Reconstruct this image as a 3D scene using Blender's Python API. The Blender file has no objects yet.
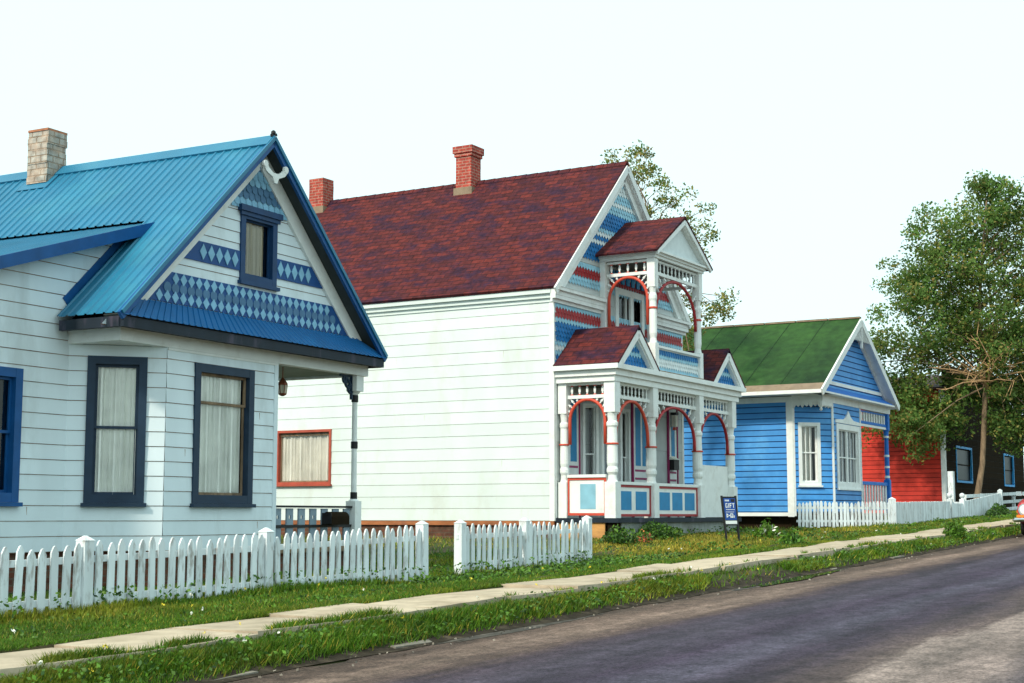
import bpy, math, random
import numpy as np
from mathutils import Vector, Matrix
random.seed(7); rng = np.random.default_rng(11)
R = math.radians
scn = bpy.context.scene
COL = scn.collection
VIEW_AZ = 29.5          # street runs along +X, the houses front it on the +Y side
SLOPE = 0.023           # the street climbs along +X

# ------------------------------------------------------------------ materials
def mat(name, col, rough=.7, var=.12, nscale=3.0, col2=None, c2amt=.5, c2scale=1.2, stretch=(1,1,1), rnd=0.0,
        bump=.0, bscale=30, spec=.3, metal=0.0, emit=0, trans=0.0):
    m = bpy.data.materials.new(name); m.use_nodes = True
    nt = m.node_tree; N = nt.nodes; L = nt.links
    b = N['Principled BSDF']
    b.inputs['Roughness'].default_value = rough
    b.inputs['Specular IOR Level'].default_value = spec
    b.inputs['Metallic'].default_value = metal
    tc = N.new('ShaderNodeTexCoord'); mp = N.new('ShaderNodeMapping'); mp.inputs['Scale'].default_value = stretch
    L.new(tc.outputs['Object'], mp.inputs['Vector'])
    n1 = N.new('ShaderNodeTexNoise'); n1.inputs['Scale'].default_value = nscale; n1.inputs['Detail'].default_value = 6
    L.new(mp.outputs[0], n1.inputs['Vector'])
    mr = N.new('ShaderNodeMapRange'); mr.inputs[1].default_value = .3; mr.inputs[2].default_value = .7
    mr.inputs[3].default_value = 1 - var; mr.inputs[4].default_value = 1 + var
    L.new(n1.outputs['Fac'], mr.inputs[0])
    val = mr.outputs[0]
    if rnd:
        at = N.new('ShaderNodeAttribute'); at.attribute_name = 'rnd'
        m2 = N.new('ShaderNodeMapRange'); m2.inputs[3].default_value = 1 - rnd; m2.inputs[4].default_value = 1 + rnd
        L.new(at.outputs['Fac'], m2.inputs[0])
        mm = N.new('ShaderNodeMath'); mm.operation = 'MULTIPLY'
        L.new(val, mm.inputs[0]); L.new(m2.outputs[0], mm.inputs[1]); val = mm.outputs[0]
    base = N.new('ShaderNodeMix'); base.data_type = 'RGBA'
    base.inputs[6].default_value = (*col, 1); base.inputs[7].default_value = (*(col2 or col), 1)
    if col2:
        n2 = N.new('ShaderNodeTexNoise'); n2.inputs['Scale'].default_value = c2scale; n2.inputs['Detail'].default_value = 8
        n2.inputs['Roughness'].default_value = .65
        L.new(mp.outputs[0], n2.inputs['Vector'])
        r2 = N.new('ShaderNodeMapRange'); r2.inputs[1].default_value = .62 - .3 * c2amt; r2.inputs[2].default_value = .78 - .2 * c2amt
        L.new(n2.outputs['Fac'], r2.inputs[0]); L.new(r2.outputs[0], base.inputs[0])
    else:
        base.inputs[0].default_value = 0
    vm = N.new('ShaderNodeVectorMath'); vm.operation = 'SCALE'
    L.new(base.outputs[2], vm.inputs[0]); L.new(val, vm.inputs['Scale'])
    L.new(vm.outputs[0], b.inputs['Base Color'])
    if bump:
        n3 = N.new('ShaderNodeTexNoise'); n3.inputs['Scale'].default_value = bscale; n3.inputs['Detail'].default_value = 4
        L.new(tc.outputs['Object'], n3.inputs['Vector'])
        bp = N.new('ShaderNodeBump'); bp.inputs['Strength'].default_value = bump; bp.inputs['Distance'].default_value = .02
        L.new(n3.outputs['Fac'], bp.inputs['Height']); L.new(bp.outputs[0], b.inputs['Normal'])
    if trans:
        t = N.new('ShaderNodeBsdfTranslucent'); L.new(vm.outputs[0], t.inputs['Color'])
        mx = N.new('ShaderNodeMixShader'); mx.inputs[0].default_value = trans
        L.new(b.outputs[0], mx.inputs[1]); L.new(t.outputs[0], mx.inputs[2])
        L.new(mx.outputs[0], N['Material Output'].inputs['Surface'])
    return m

def brick_mat(name, c1, c2, mortar, bw, bh, axis='box', msize=.012, rough=.9, blot=None, blots=1.2, blotst=(1,1,1), bump=.4):
    m = bpy.data.materials.new(name); m.use_nodes = True
    nt = m.node_tree; N = nt.nodes; L = nt.links; b = N['Principled BSDF']
    b.inputs['Roughness'].default_value = rough; b.inputs['Specular IOR Level'].default_value = .15
    tc = N.new('ShaderNodeTexCoord'); sx = N.new('ShaderNodeSeparateXYZ'); L.new(tc.outputs['Object'], sx.inputs[0])
    cb = N.new('ShaderNodeCombineXYZ')
    if axis == 'box':
        ad = N.new('ShaderNodeMath'); ad.operation = 'ADD'; L.new(sx.outputs[0], ad.inputs[0]); L.new(sx.outputs[1], ad.inputs[1])
        L.new(ad.outputs[0], cb.inputs[0])
    else:
        L.new(sx.outputs['Y'], cb.inputs[0])
    L.new(sx.outputs['Z'], cb.inputs[1])
    br = N.new('ShaderNodeTexBrick'); br.inputs['Scale'].default_value = 1
    br.inputs['Color1'].default_value = (*c1, 1); br.inputs['Color2'].default_value = (*c2, 1); br.inputs['Mortar'].default_value = (*mortar, 1)
    br.inputs['Mortar Size'].default_value = msize; br.inputs['Brick Width'].default_value = bw; br.inputs['Row Height'].default_value = bh
    br.inputs['Mortar Smooth'].default_value = .4
    L.new(cb.outputs[0], br.inputs['Vector'])
    n = N.new('ShaderNodeTexNoise'); n.inputs['Scale'].default_value = 9; n.inputs['Detail'].default_value = 8
    L.new(tc.outputs['Object'], n.inputs['Vector'])
    mr = N.new('ShaderNodeMapRange'); mr.inputs[1].default_value = .25; mr.inputs[2].default_value = .75; mr.inputs[3].default_value = .6; mr.inputs[4].default_value = 1.4
    L.new(n.outputs['Fac'], mr.inputs[0])
    col = br.outputs['Color']
    if blot:
        mp = N.new('ShaderNodeMapping'); mp.inputs['Scale'].default_value = blotst; L.new(cb.outputs[0], mp.inputs['Vector'])
        n2 = N.new('ShaderNodeTexNoise'); n2.inputs['Scale'].default_value = blots; n2.inputs['Detail'].default_value = 7; n2.inputs['Roughness'].default_value = .7
        L.new(mp.outputs[0], n2.inputs['Vector'])
        r2 = N.new('ShaderNodeMapRange'); r2.inputs[1].default_value = .47; r2.inputs[2].default_value = .62; L.new(n2.outputs['Fac'], r2.inputs[0])
        mx = N.new('ShaderNodeMix'); mx.data_type = 'RGBA'; L.new(r2.outputs[0], mx.inputs[0]); L.new(col, mx.inputs[6]); mx.inputs[7].default_value = (*blot, 1)
        col = mx.outputs[2]
    vm = N.new('ShaderNodeVectorMath'); vm.operation = 'SCALE'; L.new(col, vm.inputs[0]); L.new(mr.outputs[0], vm.inputs['Scale'])
    L.new(vm.outputs[0], b.inputs['Base Color'])
    bp = N.new('ShaderNodeBump'); bp.inputs['Strength'].default_value = bump; bp.inputs['Distance'].default_value = .015
    ad2 = N.new('ShaderNodeMath'); ad2.operation = 'SUBTRACT'; L.new(n.outputs['Fac'], ad2.inputs[0]); L.new(br.outputs['Fac'], ad2.inputs[1])
    L.new(ad2.outputs[0], bp.inputs['Height']); L.new(bp.outputs[0], b.inputs['Normal'])
    return m

def glass_mat():
    m = bpy.data.materials.new('window_glass'); m.use_nodes = True
    nt = m.node_tree; N = nt.nodes; L = nt.links; N.remove(N['Principled BSDF'])
    t = N.new('ShaderNodeBsdfTransparent'); t.inputs[0].default_value = (1, 1, 1, 1)
    g = N.new('ShaderNodeBsdfGlossy'); g.inputs['Roughness'].default_value = .03
    f = N.new('ShaderNodeFresnel'); f.inputs[0].default_value = 1.5
    nz = N.new('ShaderNodeTexNoise'); nz.inputs['Scale'].default_value = 2.5
    bp = N.new('ShaderNodeBump'); bp.inputs['Strength'].default_value = .05; L.new(nz.outputs['Fac'], bp.inputs['Height']); L.new(bp.outputs[0], g.inputs['Normal'])
    mx = N.new('ShaderNodeMixShader'); L.new(f.outputs[0], mx.inputs[0]); L.new(t.outputs[0], mx.inputs[1]); L.new(g.outputs[0], mx.inputs[2])
    L.new(mx.outputs[0], N['Material Output'].inputs['Surface'])
    return m

def curtain_mat(name, c):
    m = mat(name, c, .95, .1, 3, rnd=0)
    nt = m.node_tree; N = nt.nodes; L = nt.links; b = N['Principled BSDF']
    tc = N.new('ShaderNodeTexCoord'); mp = N.new('ShaderNodeMapping'); mp.inputs['Scale'].default_value = (1, 1, .06); L.new(tc.outputs['Object'], mp.inputs[0])
    n = N.new('ShaderNodeTexNoise'); n.inputs['Scale'].default_value = 14; L.new(mp.outputs[0], n.inputs['Vector'])
    bp = N.new('ShaderNodeBump'); bp.inputs['Strength'].default_value = 1; bp.inputs['Distance'].default_value = .05
    L.new(n.outputs['Fac'], bp.inputs['Height']); L.new(bp.outputs[0], b.inputs['Normal'])
    return m

M = {}
M['white1'] = mat('white_siding_paint', (.69,.78,.82), .6, .05, 2.2, (.56,.63,.65), .35, 1.6, (1,1,.35), rnd=.03)
M['groove'] = mat('rusty_board_joint', (.30,.17,.10), .9, .3, 4, (.5,.45,.4), .6, 3)
M['white2'] = mat('cream_white_siding', (.665,.735,.71), .6, .04, 1.5, (.60,.64,.59), .3, 1.3, (1,1,.5), rnd=.025)
M['groove2'] = mat('pale_board_joint', (.54,.48,.37), .9, .3, 3, (.66,.68,.60), .9, 1.5)
M['white'] = mat('white_trim_paint', (.78,.80,.78), .5, .05, 5, (.66,.66,.62), .3, 3)
M['fencewhite'] = mat('weathered_fence_paint', (.74,.79,.81), .75, .10, 6, (.33,.30,.27), .34, 11, (1,1,.3), rnd=.10)
M['blueframe'] = mat('slate_blue_paint', (.014,.034,.066), .5, .15, 6)
M['darkblue'] = mat('dark_blue_paint', (.005,.075,.24), .45, .15, 5)
M['gableframe'] = mat('gable_window_blue', (.008,.045,.13), .5, .15, 5)
M['bandblue'] = mat('gable_blue_paint', (.005,.06,.22), .5, .15, 5)
M['paleblue'] = mat('pale_blue_paint', (.22,.45,.62), .55, .1, 8, rnd=.08)
M['midblue'] = mat('grey_blue_paint', (.07,.17,.30), .55, .1, 8, rnd=.08)
M['metalroof'] = mat('blue_metal_roof', (.012,.155,.275), .45, .12, 1.2, (.028,.20,.30), .3, .8, spec=.5)
M['pentroof'] = mat('shaded_blue_metal', (.003,.105,.29), .45, .1, 3, (.006,.125,.32), .3, 2, spec=.3)  # same blue metal as the main roof, street-side shade put into the colour
M['fascia'] = mat('dark_fascia', (.010,.018,.030), .6, .2, 5, (.10,.08,.12), .2, 4, (1,1,.2))
M['soffit'] = mat('shaded_soffit', (.035,.045,.045), .7, .15, 4)  # shade under the overhang put into this dark colour
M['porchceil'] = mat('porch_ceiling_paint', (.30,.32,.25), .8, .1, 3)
M['darkceil'] = mat('shaded_porch_ceiling', (.085,.085,.07), .8, .15, 3)  # ceiling shadow put into the dark colour
M['porchwall'] = mat('shaded_white_porch_paint', (.50,.53,.52), .6, .08, 4)  # white wall greyed to imitate the dim porch
M['slat'] = mat('grey_blue_slat_paint', (.24,.31,.37), .6, .1, 6)
M['brickred'] = mat('faded_red_frame_paint', (.40,.075,.045), .6, .15, 6)
M['black'] = mat('black_paint', (.012,.012,.013), .5, .2, 6)
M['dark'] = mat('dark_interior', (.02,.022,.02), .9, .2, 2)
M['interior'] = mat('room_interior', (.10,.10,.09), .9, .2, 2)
M['glass'] = glass_mat()
M['dimglass'] = mat('shaded_dark_glass', (.015,.02,.02), .35, .3, 3, spec=.15)  # opaque dark pane; tree shade put in instead of sky reflection
M['curtain'] = curtain_mat('net_curtain', (.88,.90,.84))
M['curtain2'] = curtain_mat('white_curtain', (.80,.78,.70))
M['curtaindk'] = curtain_mat('grey_curtain', (.10,.13,.18))
M['curtainbe'] = curtain_mat('beige_curtain', (.55,.50,.38))
M['chimgrey'] = brick_mat('whitewashed_brick', (.46,.42,.36), (.38,.36,.32), (.24,.18,.13), .21, .10, blot=(.42,.30,.22), blots=1.6)
M['chimcap'] = mat('rusty_brick_cap', (.42,.17,.09), .9, .3, 9, bump=.4)
M['chimred'] = brick_mat('red_brick', (.42,.075,.05), (.33,.055,.045), (.42,.22,.17), .20, .072, blot=None)
M['found'] = brick_mat('old_brick_base', (.17,.06,.035), (.12,.05,.035), (.14,.10,.07), .22, .08, blot=(.08,.05,.035))
M['rust'] = mat('rusty_skirting', (.36,.13,.05), .85, .25, 3, (.20,.08,.05), .5, 2, (1,1,3))
M['ply'] = mat('orange_plywood', (.55,.28,.09), .8, .2, 2, (.40,.20,.08), .4, 1.5, (1,1,4), bump=.2)
M['greyskirt'] = mat('grey_skirting', (.30,.32,.30), .9, .2, 3, (.18,.17,.15), .4, 2)
M['shingle'] = brick_mat('red_brown_shingles', (.135,.024,.020), (.066,.016,.019), (.038,.012,.014), .32, .105, axis='y', msize=.010,
                         blot=(.034,.014,.030), blots=1.3, blotst=(1,2.8,1), bump=.5)
M['orange'] = mat('coral_red_paint', (.58,.075,.042), .5, .1, 6)
M['red'] = mat('deep_red_paint', (.36,.025,.03), .5, .15, 6, rnd=.1)
M['shblue'] = mat('bright_blue_shingle', (.012,.16,.42), .6, .1, 6, rnd=.16)
M['shlight'] = mat('light_blue_shingle', (.30,.55,.68), .6, .08, 6, rnd=.08)
M['shwhite'] = mat('white_shingle', (.70,.76,.76), .6, .06, 6, rnd=.05)
M['panelblue'] = mat('panel_blue_paint', (.015,.22,.46), .5, .1, 5)
M['panellight'] = mat('panel_light_blue', (.24,.47,.58), .6, .1, 5)
M['magenta'] = mat('plum_trim_paint', (.32,.03,.12), .5, .1, 5)
M['siding3'] = mat('bright_blue_siding', (.055,.27,.64), .5, .08, 3, (.11,.37,.72), .4, .8, rnd=.06)
M['groove3'] = mat('blue_board_joint', (.012,.05,.18), .8, .2, 4)
M['blue3'] = mat('cobalt_trim_paint', (.015,.15,.52), .5, .1, 5)
M['green'] = mat('green_roll_roofing', (.028,.080,.016), .95, .22, 5, (.008,.028,.010), .6, .30, bump=.3, bscale=60)  # broad dark mottling stands in for tree shadow on the slope
M['greenseam'] = mat('tarred_roof_seam', (.016,.045,.014), .9, .2, 5)
M['gravel'] = mat('bare_roof_strip', (.26,.19,.13), .95, .2, 6, (.16,.12,.09), .4, 3)
M['redsiding'] = mat('red_siding', (.58,.032,.016), .6, .15, 2, (.38,.020,.012), .45, .7, rnd=.08)
M['groove4'] = mat('red_board_joint', (.14,.010,.010), .8, .2, 4)
M['brownwall'] = mat('shade_dark_brown_boards', (.024,.016,.009), .95, .2, 3, (.012,.011,.007), .4, 1.5, (3,3,.4), rnd=.15, spec=.03)  # brown boards with tree shade put into the near-black colour
M['cyan'] = mat('cyan_trim_paint', (.04,.34,.72), .5, .1, 5)
M['brownroof'] = mat('dark_brown_roof', (.06,.035,.03), .9, .2, 6)
M['bark'] = mat('grey_brown_bark', (.23,.16,.10), .95, .25, 12, (.11,.075,.05), .5, 7, (1,1,.25), bump=.6, bscale=20)
M['twig'] = mat('dead_twig', (.50,.31,.16), .95, .2, 6)
M['leafa'] = mat('leaf_green', (.115,.21,.045), .6, .25, .5, (.20,.25,.055), .4, .7, rnd=.45, trans=.5)
M['leafb'] = mat('leaf_olive', (.27,.25,.06), .65, .2, .8, (.27,.18,.06), .4, .8, rnd=.4, trans=.3)
M['leafdark'] = mat('shrub_leaf', (.035,.085,.018), .6, .2, 2, (.08,.13,.025), .4, 3, rnd=.5, trans=.2)
M['flower'] = mat('orange_flower', (.62,.17,.07), .6, .2, 5, rnd=.5)
M['yellow'] = mat('yellow_flower', (.75,.60,.05), .6, .1, 5)
M['petal'] = mat('white_petal', (.8,.8,.7), .6, .1, 5)
M['grass'] = mat('grass_blade', (.070,.155,.008), .6, .25, .9, (.22,.24,.018), .45, .5, rnd=.55, trans=.25)
M['grassdry_sunny'] = mat('dry_sunny_grass_blade', (.34,.28,.035), .65, .2, .9, (.15,.16,.035), .45, .6, rnd=.45, trans=.25)  # yellowed blades that also carry the sunny colour of the lawn
M['weed'] = mat('weed_leaf', (.09,.20,.018), .55, .2, 2, (.11,.17,.04), .4, 2, rnd=.5, trans=.25)
M['water'] = mat('puddle_water', (.02,.025,.035), .04, .1, 2, spec=.6)
M['chrome'] = mat('chrome', (.75,.77,.78), .18, .03, 5, metal=1.0)
M['carred'] = mat('red_car_paint', (.42,.02,.03), .25, .05, 3, spec=.6)
M['lens'] = mat('headlight_lens', (.75,.78,.78), .12, .05, 20, spec=.7)
M['amber'] = mat('amber_lens', (.85,.22,.02), .2, .05, 8, spec=.6)
M['tyre'] = mat('rubber', (.02,.02,.02), .85, .2, 8)
M['signblue'] = mat('sign_blue', (.010,.065,.30), .4, .1, 8)
M['copper'] = mat('lantern_copper', (.20,.06,.03), .4, .3, 12, metal=.6)

# ------------------------------------------------------------------ mesh builder
class Frame:
    """wall frame: s runs left to right as seen from outside, z up, o outward"""
    def __init__(s, p0, p1):
        s.p0 = Vector((p0[0], p0[1])); d = Vector((p1[0]-p0[0], p1[1]-p0[1])); s.len = d.length; s.d = d.normalized()
        s.n = Vector((s.d.y, -s.d.x))
    def __call__(s, a, z, o=0.0):
        p = s.p0 + s.d*a + s.n*o
        return (p.x, p.y, z)

ID = lambda x, y, z: (x, y, z)
class MB:
    def __init__(s): s.v = []; s.f = []; s.m = []; s.r = []; s.cur = 0
    def face(s, pts, m=None, r=None):
        i = len(s.v); s.v += [tuple(p) for p in pts]; s.f.append(tuple(range(i, i+len(pts))))
        s.m.append(s.cur if m is None else m); s.r.append(random.random() if r is None else r)
    def hexa(s, p, m=None):
        """p: 8 points, bottom ring 0-3 (ccw from above), top ring 4-7"""
        i = len(s.v); s.v += [tuple(q) for q in p]; r = random.random()
        for q in ((3,2,1,0), (4,5,6,7), (0,1,5,4), (1,2,6,5), (2,3,7,6), (3,0,4,7)):
            s.f.append(tuple(i+k for k in q)); s.m.append(s.cur if m is None else m); s.r.append(r)
    def box(s, x0, x1, y0, y1, z0, z1, m=None):
        s.hexa([(x0,y0,z0),(x1,y0,z0),(x1,y1,z0),(x0,y1,z0),(x0,y0,z1),(x1,y0,z1),(x1,y1,z1),(x0,y1,z1)], m)
    def fb(s, F, s0, s1, z0, z1, o0, o1, m=None):
        s.hexa([F(s0,z0,o1),F(s1,z0,o1),F(s1,z0,o0),F(s0,z0,o0),F(s0,z1,o1),F(s1,z1,o1),F(s1,z1,o0),F(s0,z1,o0)], m)
    def prism(s, F, pts, o0, o1, m=None):
        """polygon pts [(s,z)] ccw seen from outside, extruded o0..o1"""
        n = len(pts); i = len(s.v); r = random.random()
        s.v += [F(a,z,o1) for a,z in pts] + [F(a,z,o0) for a,z in pts]
        fs = [tuple(i+k for k in range(n)), tuple(i+n+k for k in reversed(range(n)))]
        fs += [(i+k, i+n+k, i+n+(k+1)%n, i+(k+1)%n) for k in range(n)]
        for q in fs: s.f.append(q); s.m.append(s.cur if m is None else m); s.r.append(r)
    def bar(s, a, b, w, h, m=None, up=(0,0,1)):
        a = Vector(a); b = Vector(b); d = (b-a).normalized(); u = Vector(up); x = d.cross(u)
        if x.length < 1e-4: x = d.cross(Vector((1,0,0)))
        x.normalize(); u = x.cross(d); x *= w/2; u = u*h/2
        s.hexa([a-x-u, a+x-u, b+x-u, b-x-u, a-x+u, a+x+u, b+x+u, b-x+u], m)
    def tube(s, pts, rad, n=8, m=None, cap=True):
        pts = [Vector(p) for p in pts]; rr = rad if hasattr(rad, '__len__') else [rad]*len(pts)
        i0 = len(s.v); ref = None
        for k, p in enumerate(pts):
            d = (pts[min(k+1, len(pts)-1)] - pts[max(k-1, 0)]).normalized()
            if ref is None: ref = d.orthogonal().normalized()
            x = (ref - d*ref.dot(d)).normalized(); ref = x; y = d.cross(x)
            for j in range(n):
                a = 2*math.pi*j/n; s.v.append(tuple(p + (x*math.cos(a) + y*math.sin(a))*rr[k]))
        r = random.random(); mm = s.cur if m is None else m
        for k in range(len(pts)-1):
            for j in range(n):
                a = i0+k*n+j; b = i0+k*n+(j+1)%n
                s.f.append((a, b, b+n, a+n)); s.m.append(mm); s.r.append(r)
        if cap:
            s.f.append(tuple(i0+j for j in reversed(range(n)))); s.m.append(mm); s.r.append(r)
            s.f.append(tuple(i0+(len(pts)-1)*n+j for j in range(n))); s.m.append(mm); s.r.append(r)
    def lathe(s, c, prof, n=12, m=None):
        i0 = len(s.v); r = random.random(); mm = s.cur if m is None else m
        for z, q in prof:
            for j in range(n):
                a = 2*math.pi*j/n; s.v.append((c[0]+q*math.cos(a), c[1]+q*math.sin(a), z))
        for k in range(len(prof)-1):
            for j in range(n):
                a = i0+k*n+j; b = i0+k*n+(j+1)%n
                s.f.append((a, b, b+n, a+n)); s.m.append(mm); s.r.append(r)
        s.f.append(tuple(i0+j for j in reversed(range(n)))); s.m.append(mm); s.r.append(r)
        s.f.append(tuple(i0+(len(prof)-1)*n+j for j in range(n))); s.m.append(mm); s.r.append(r)
    def build(s, name, mats, parent=None, base=(0,0,0), smooth=False):
        me = bpy.data.meshes.new(name)
        bx, by, bz = base
        me.from_pydata([(x-bx, y-by, z-bz) for x, y, z in s.v], [], s.f)
        if not isinstance(mats, (list, tuple)): mats = [mats]
        for q in mats: me.materials.append(q)
        me.polygons.foreach_set('material_index', s.m)
        at = me.attributes.new('rnd', 'FLOAT', 'FACE'); at.data.foreach_set('value', s.r)
        if smooth: me.polygons.foreach_set('use_smooth', [True]*len(s.f))
        me.update()
        o = bpy.data.objects.new(name, me); COL.objects.link(o)
        if parent is not None: o.parent = parent
        return o

def np_mesh(name, verts, k, mats, matidx=None, rnd=None, parent=None):
    """verts (n,k,3): n separate k-gons"""
    n = verts.shape[0]; me = bpy.data.meshes.new(name)
    me.vertices.add(n*k); me.vertices.foreach_set('co', verts.reshape(-1).astype(np.float32))
    me.loops.add(n*k); me.loops.foreach_set('vertex_index', np.arange(n*k, dtype=np.int32))
    me.polygons.add(n); me.polygons.foreach_set('loop_start', np.arange(0, n*k, k, dtype=np.int32))
    for q in mats: me.materials.append(q)
    if matidx is not None: me.polygons.foreach_set('material_index', matidx.astype(np.int32))
    me.update(calc_edges=True)
    at = me.attributes.new('rnd', 'FLOAT', 'FACE'); at.data.foreach_set('value', (rng.random(n) if rnd is None else rnd).astype(np.float32))
    o = bpy.data.objects.new(name, me); COL.objects.link(o)
    if parent is not None: o.parent = parent
    return o

def tag(o, label=None, cat=None, group=None, kind=None):
    if label: o['label'] = label
    if cat: o['category'] = cat
    if group: o['group'] = group
    if kind: o['kind'] = kind
    return o

def thing(name, label, cat, loc=(0,0,0), rz=0, group=None):
    o = bpy.data.objects.new(name, None); COL.objects.link(o); o.location = loc; o.rotation_euler = (0,0,rz)
    return tag(o, label, cat, group)

class Site:
    """a building plot whose plan is slightly turned against the street line; plan coordinates turn about the plan origin"""
    def __init__(s, az, base): s.d = R(VIEW_AZ-az); s.base = base
    def world(s, p):
        c, q = math.cos(s.d), math.sin(s.d); return (p[0]*c-p[1]*q, p[0]*q+p[1]*c, p[2])
    def thing(s, name, label, cat, group=None, base=None):
        o = thing(name, label, cat, s.world(base or s.base), s.d, group); return o

def gz(x, off=0.0): return SLOPE*x + off

# ------------------------------------------------------------------ architectural pieces
def siding(mb, F, s0, s1, z0, z1, ex, holes=(), sl=None, sr=None, g=.009, dep=.013, joints=0):
    """boards between z0 and z1 with a groove below each; holes [(s0,s1,z0,z1)]; slots 0 paint, 1 groove"""
    sl = sl or (lambda z: s0); sr = sr or (lambda z: s1)
    def strip(za, zb, o, m, r, ot=None):
        ot = o if ot is None else ot
        cuts = sorted({za, zb} | {h[2] for h in holes if za < h[2] < zb} | {h[3] for h in holes if za < h[3] < zb})
        for a, b in zip(cuts[:-1], cuts[1:]):
            if b-a < 1e-5: continue
            mid = (a+b)/2; oa = o+(ot-o)*(a-za)/(zb-za); ob = o+(ot-o)*(b-za)/(zb-za)
            hs = sorted((h[0], h[1]) for h in holes if h[2] < mid < h[3])
            edges = [None]
            for h in hs: edges += [h[0], h[1]]
            edges.append(None)
            for k in range(0, len(edges), 2):
                l, q = edges[k], edges[k+1]
                la, lb = (sl(a), sl(b)) if l is None else (l, l)
                ra, rb = (sr(a), sr(b)) if q is None else (q, q)
                if la > ra - 1e-4 and lb > rb - 1e-4: continue
                mb.face([F(la,a,oa), F(max(ra,la),a,oa), F(max(rb,lb),b,ob), F(lb,b,ob)], m, r)
    z = z0
    while z < z1 - 1e-4:
        zt = min(z+ex, z1); r = random.random()
        zg = min(z+g, zt)
        strip(z, zg, 0, 1, r)
        if not any(h[2] < zg < h[3] for h in holes):
            mb.face([F(sl(zg),zg,0), F(sr(zg),zg,0), F(sr(zg),zg,dep), F(sl(zg),zg,dep)], 1, r)
        if zt > zg: strip(zg, zt, dep, 0, r, dep*.25)
        z = zt
    # butt joints
    for _ in range(joints):
        k = random.randrange(int((z1-z0)/ex)); za = z0+k*ex; a = random.uniform(s0+.3, s1-.3)
        if any(h[0]-.1 < a < h[1]+.1 and h[2]-.3 < za < h[3]+.1 for h in holes): continue
        mb.fb(F, a, a+.005, za+g, min(za+ex, z1)-.01, dep*.2, dep*.7, 1)

def shingles(mb, F, rows, e, w, sl, sr, o=.012):
    """rows bottom-up: (z_of_tip, slot, shape); sl/sr give the span at height z"""
    for k, (z, m, shape) in enumerate(rows):
        off = (k % 2)*w/2
        a0 = math.floor((min(sl(z), sl(z+e))-w)/w)*w + off
        n = int((max(sr(z), sr(z+e))-a0)/w)+2
        for j in range(n):
            a = a0+j*w; c = a+w/2; zm = z+e*.6
            if c < sl(zm) or c > sr(zm): continue
            g = w*.04; zt = z+e*1.5
            L, Q = max(a+g, sl(zm)), min(a+w-g, sr(zm))
            if shape == 'dia': P = [(L, z+e*.55), (c, z), (Q, z+e*.55)]
            elif shape == 'round': P = [(L, z+e*.4), (L+(Q-L)*.15, z+e*.13), (c, z), (Q-(Q-L)*.15, z+e*.13), (Q, z+e*.4)]
            else: P = [(L, z), (Q, z)]
            jit = random.uniform(-.003, .003)
            pts = [F(s_, zz+jit, o+.016) for s_, zz in P] + [F(min(Q, sr(zt)), zt, o), F(max(L, sl(zt)), zt, o)]
            mb.face(pts, m)

def ribbed(mb, r0, r1, e0, e1, sp=.15, h=.018, m=0):
    """metal sheet between ridge line r0-r1 and eave line e0-e1 with standing ribs running down the slope"""
    r0, r1, e0, e1 = map(Vector, (r0, r1, e0, e1))
    L = max((r1-r0).length, (e1-e0).length); n = max(2, int(L/sp))
    nr = (r1-r0).cross(e0-r0).normalized()
    if nr.z < 0: nr = -nr
    prof = []
    for k in range(n):
        for t, q in ((0,0), (.70,0), (.78,1), (.92,1)): prof.append(((k+t)/n, q*h))
    prof.append((1, 0))
    for (ta, ha), (tb, hb) in zip(prof[:-1], prof[1:]):
        a, b = r0.lerp(r1, ta)+nr*ha, r0.lerp(r1, tb)+nr*hb
        c, d = e0.lerp(e1, ta)+nr*ha, e0.lerp(e1, tb)+nr*hb
        mb.face([a, c, d, b], m, .5)

def slab(mb, a, b, c, d, th, m=0, mside=None):
    """sheet a,b,c,d (ccw seen from above) given thickness downward"""
    a, b, c, d = map(Vector, (a, b, c, d)); n = (b-a).cross(c-a).normalized()
    if n.z < 0: n = -n
    t = n*th; lo = [a-t, b-t, c-t, d-t]; hi = [a, b, c, d]
    mb.face(hi, m); mb.face(lo[::-1], mside if mside is not None else m)
    for k in range(4): mb.face([lo[k], lo[(k+1)%4], hi[(k+1)%4], hi[k]], mside if mside is not None else m)

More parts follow.
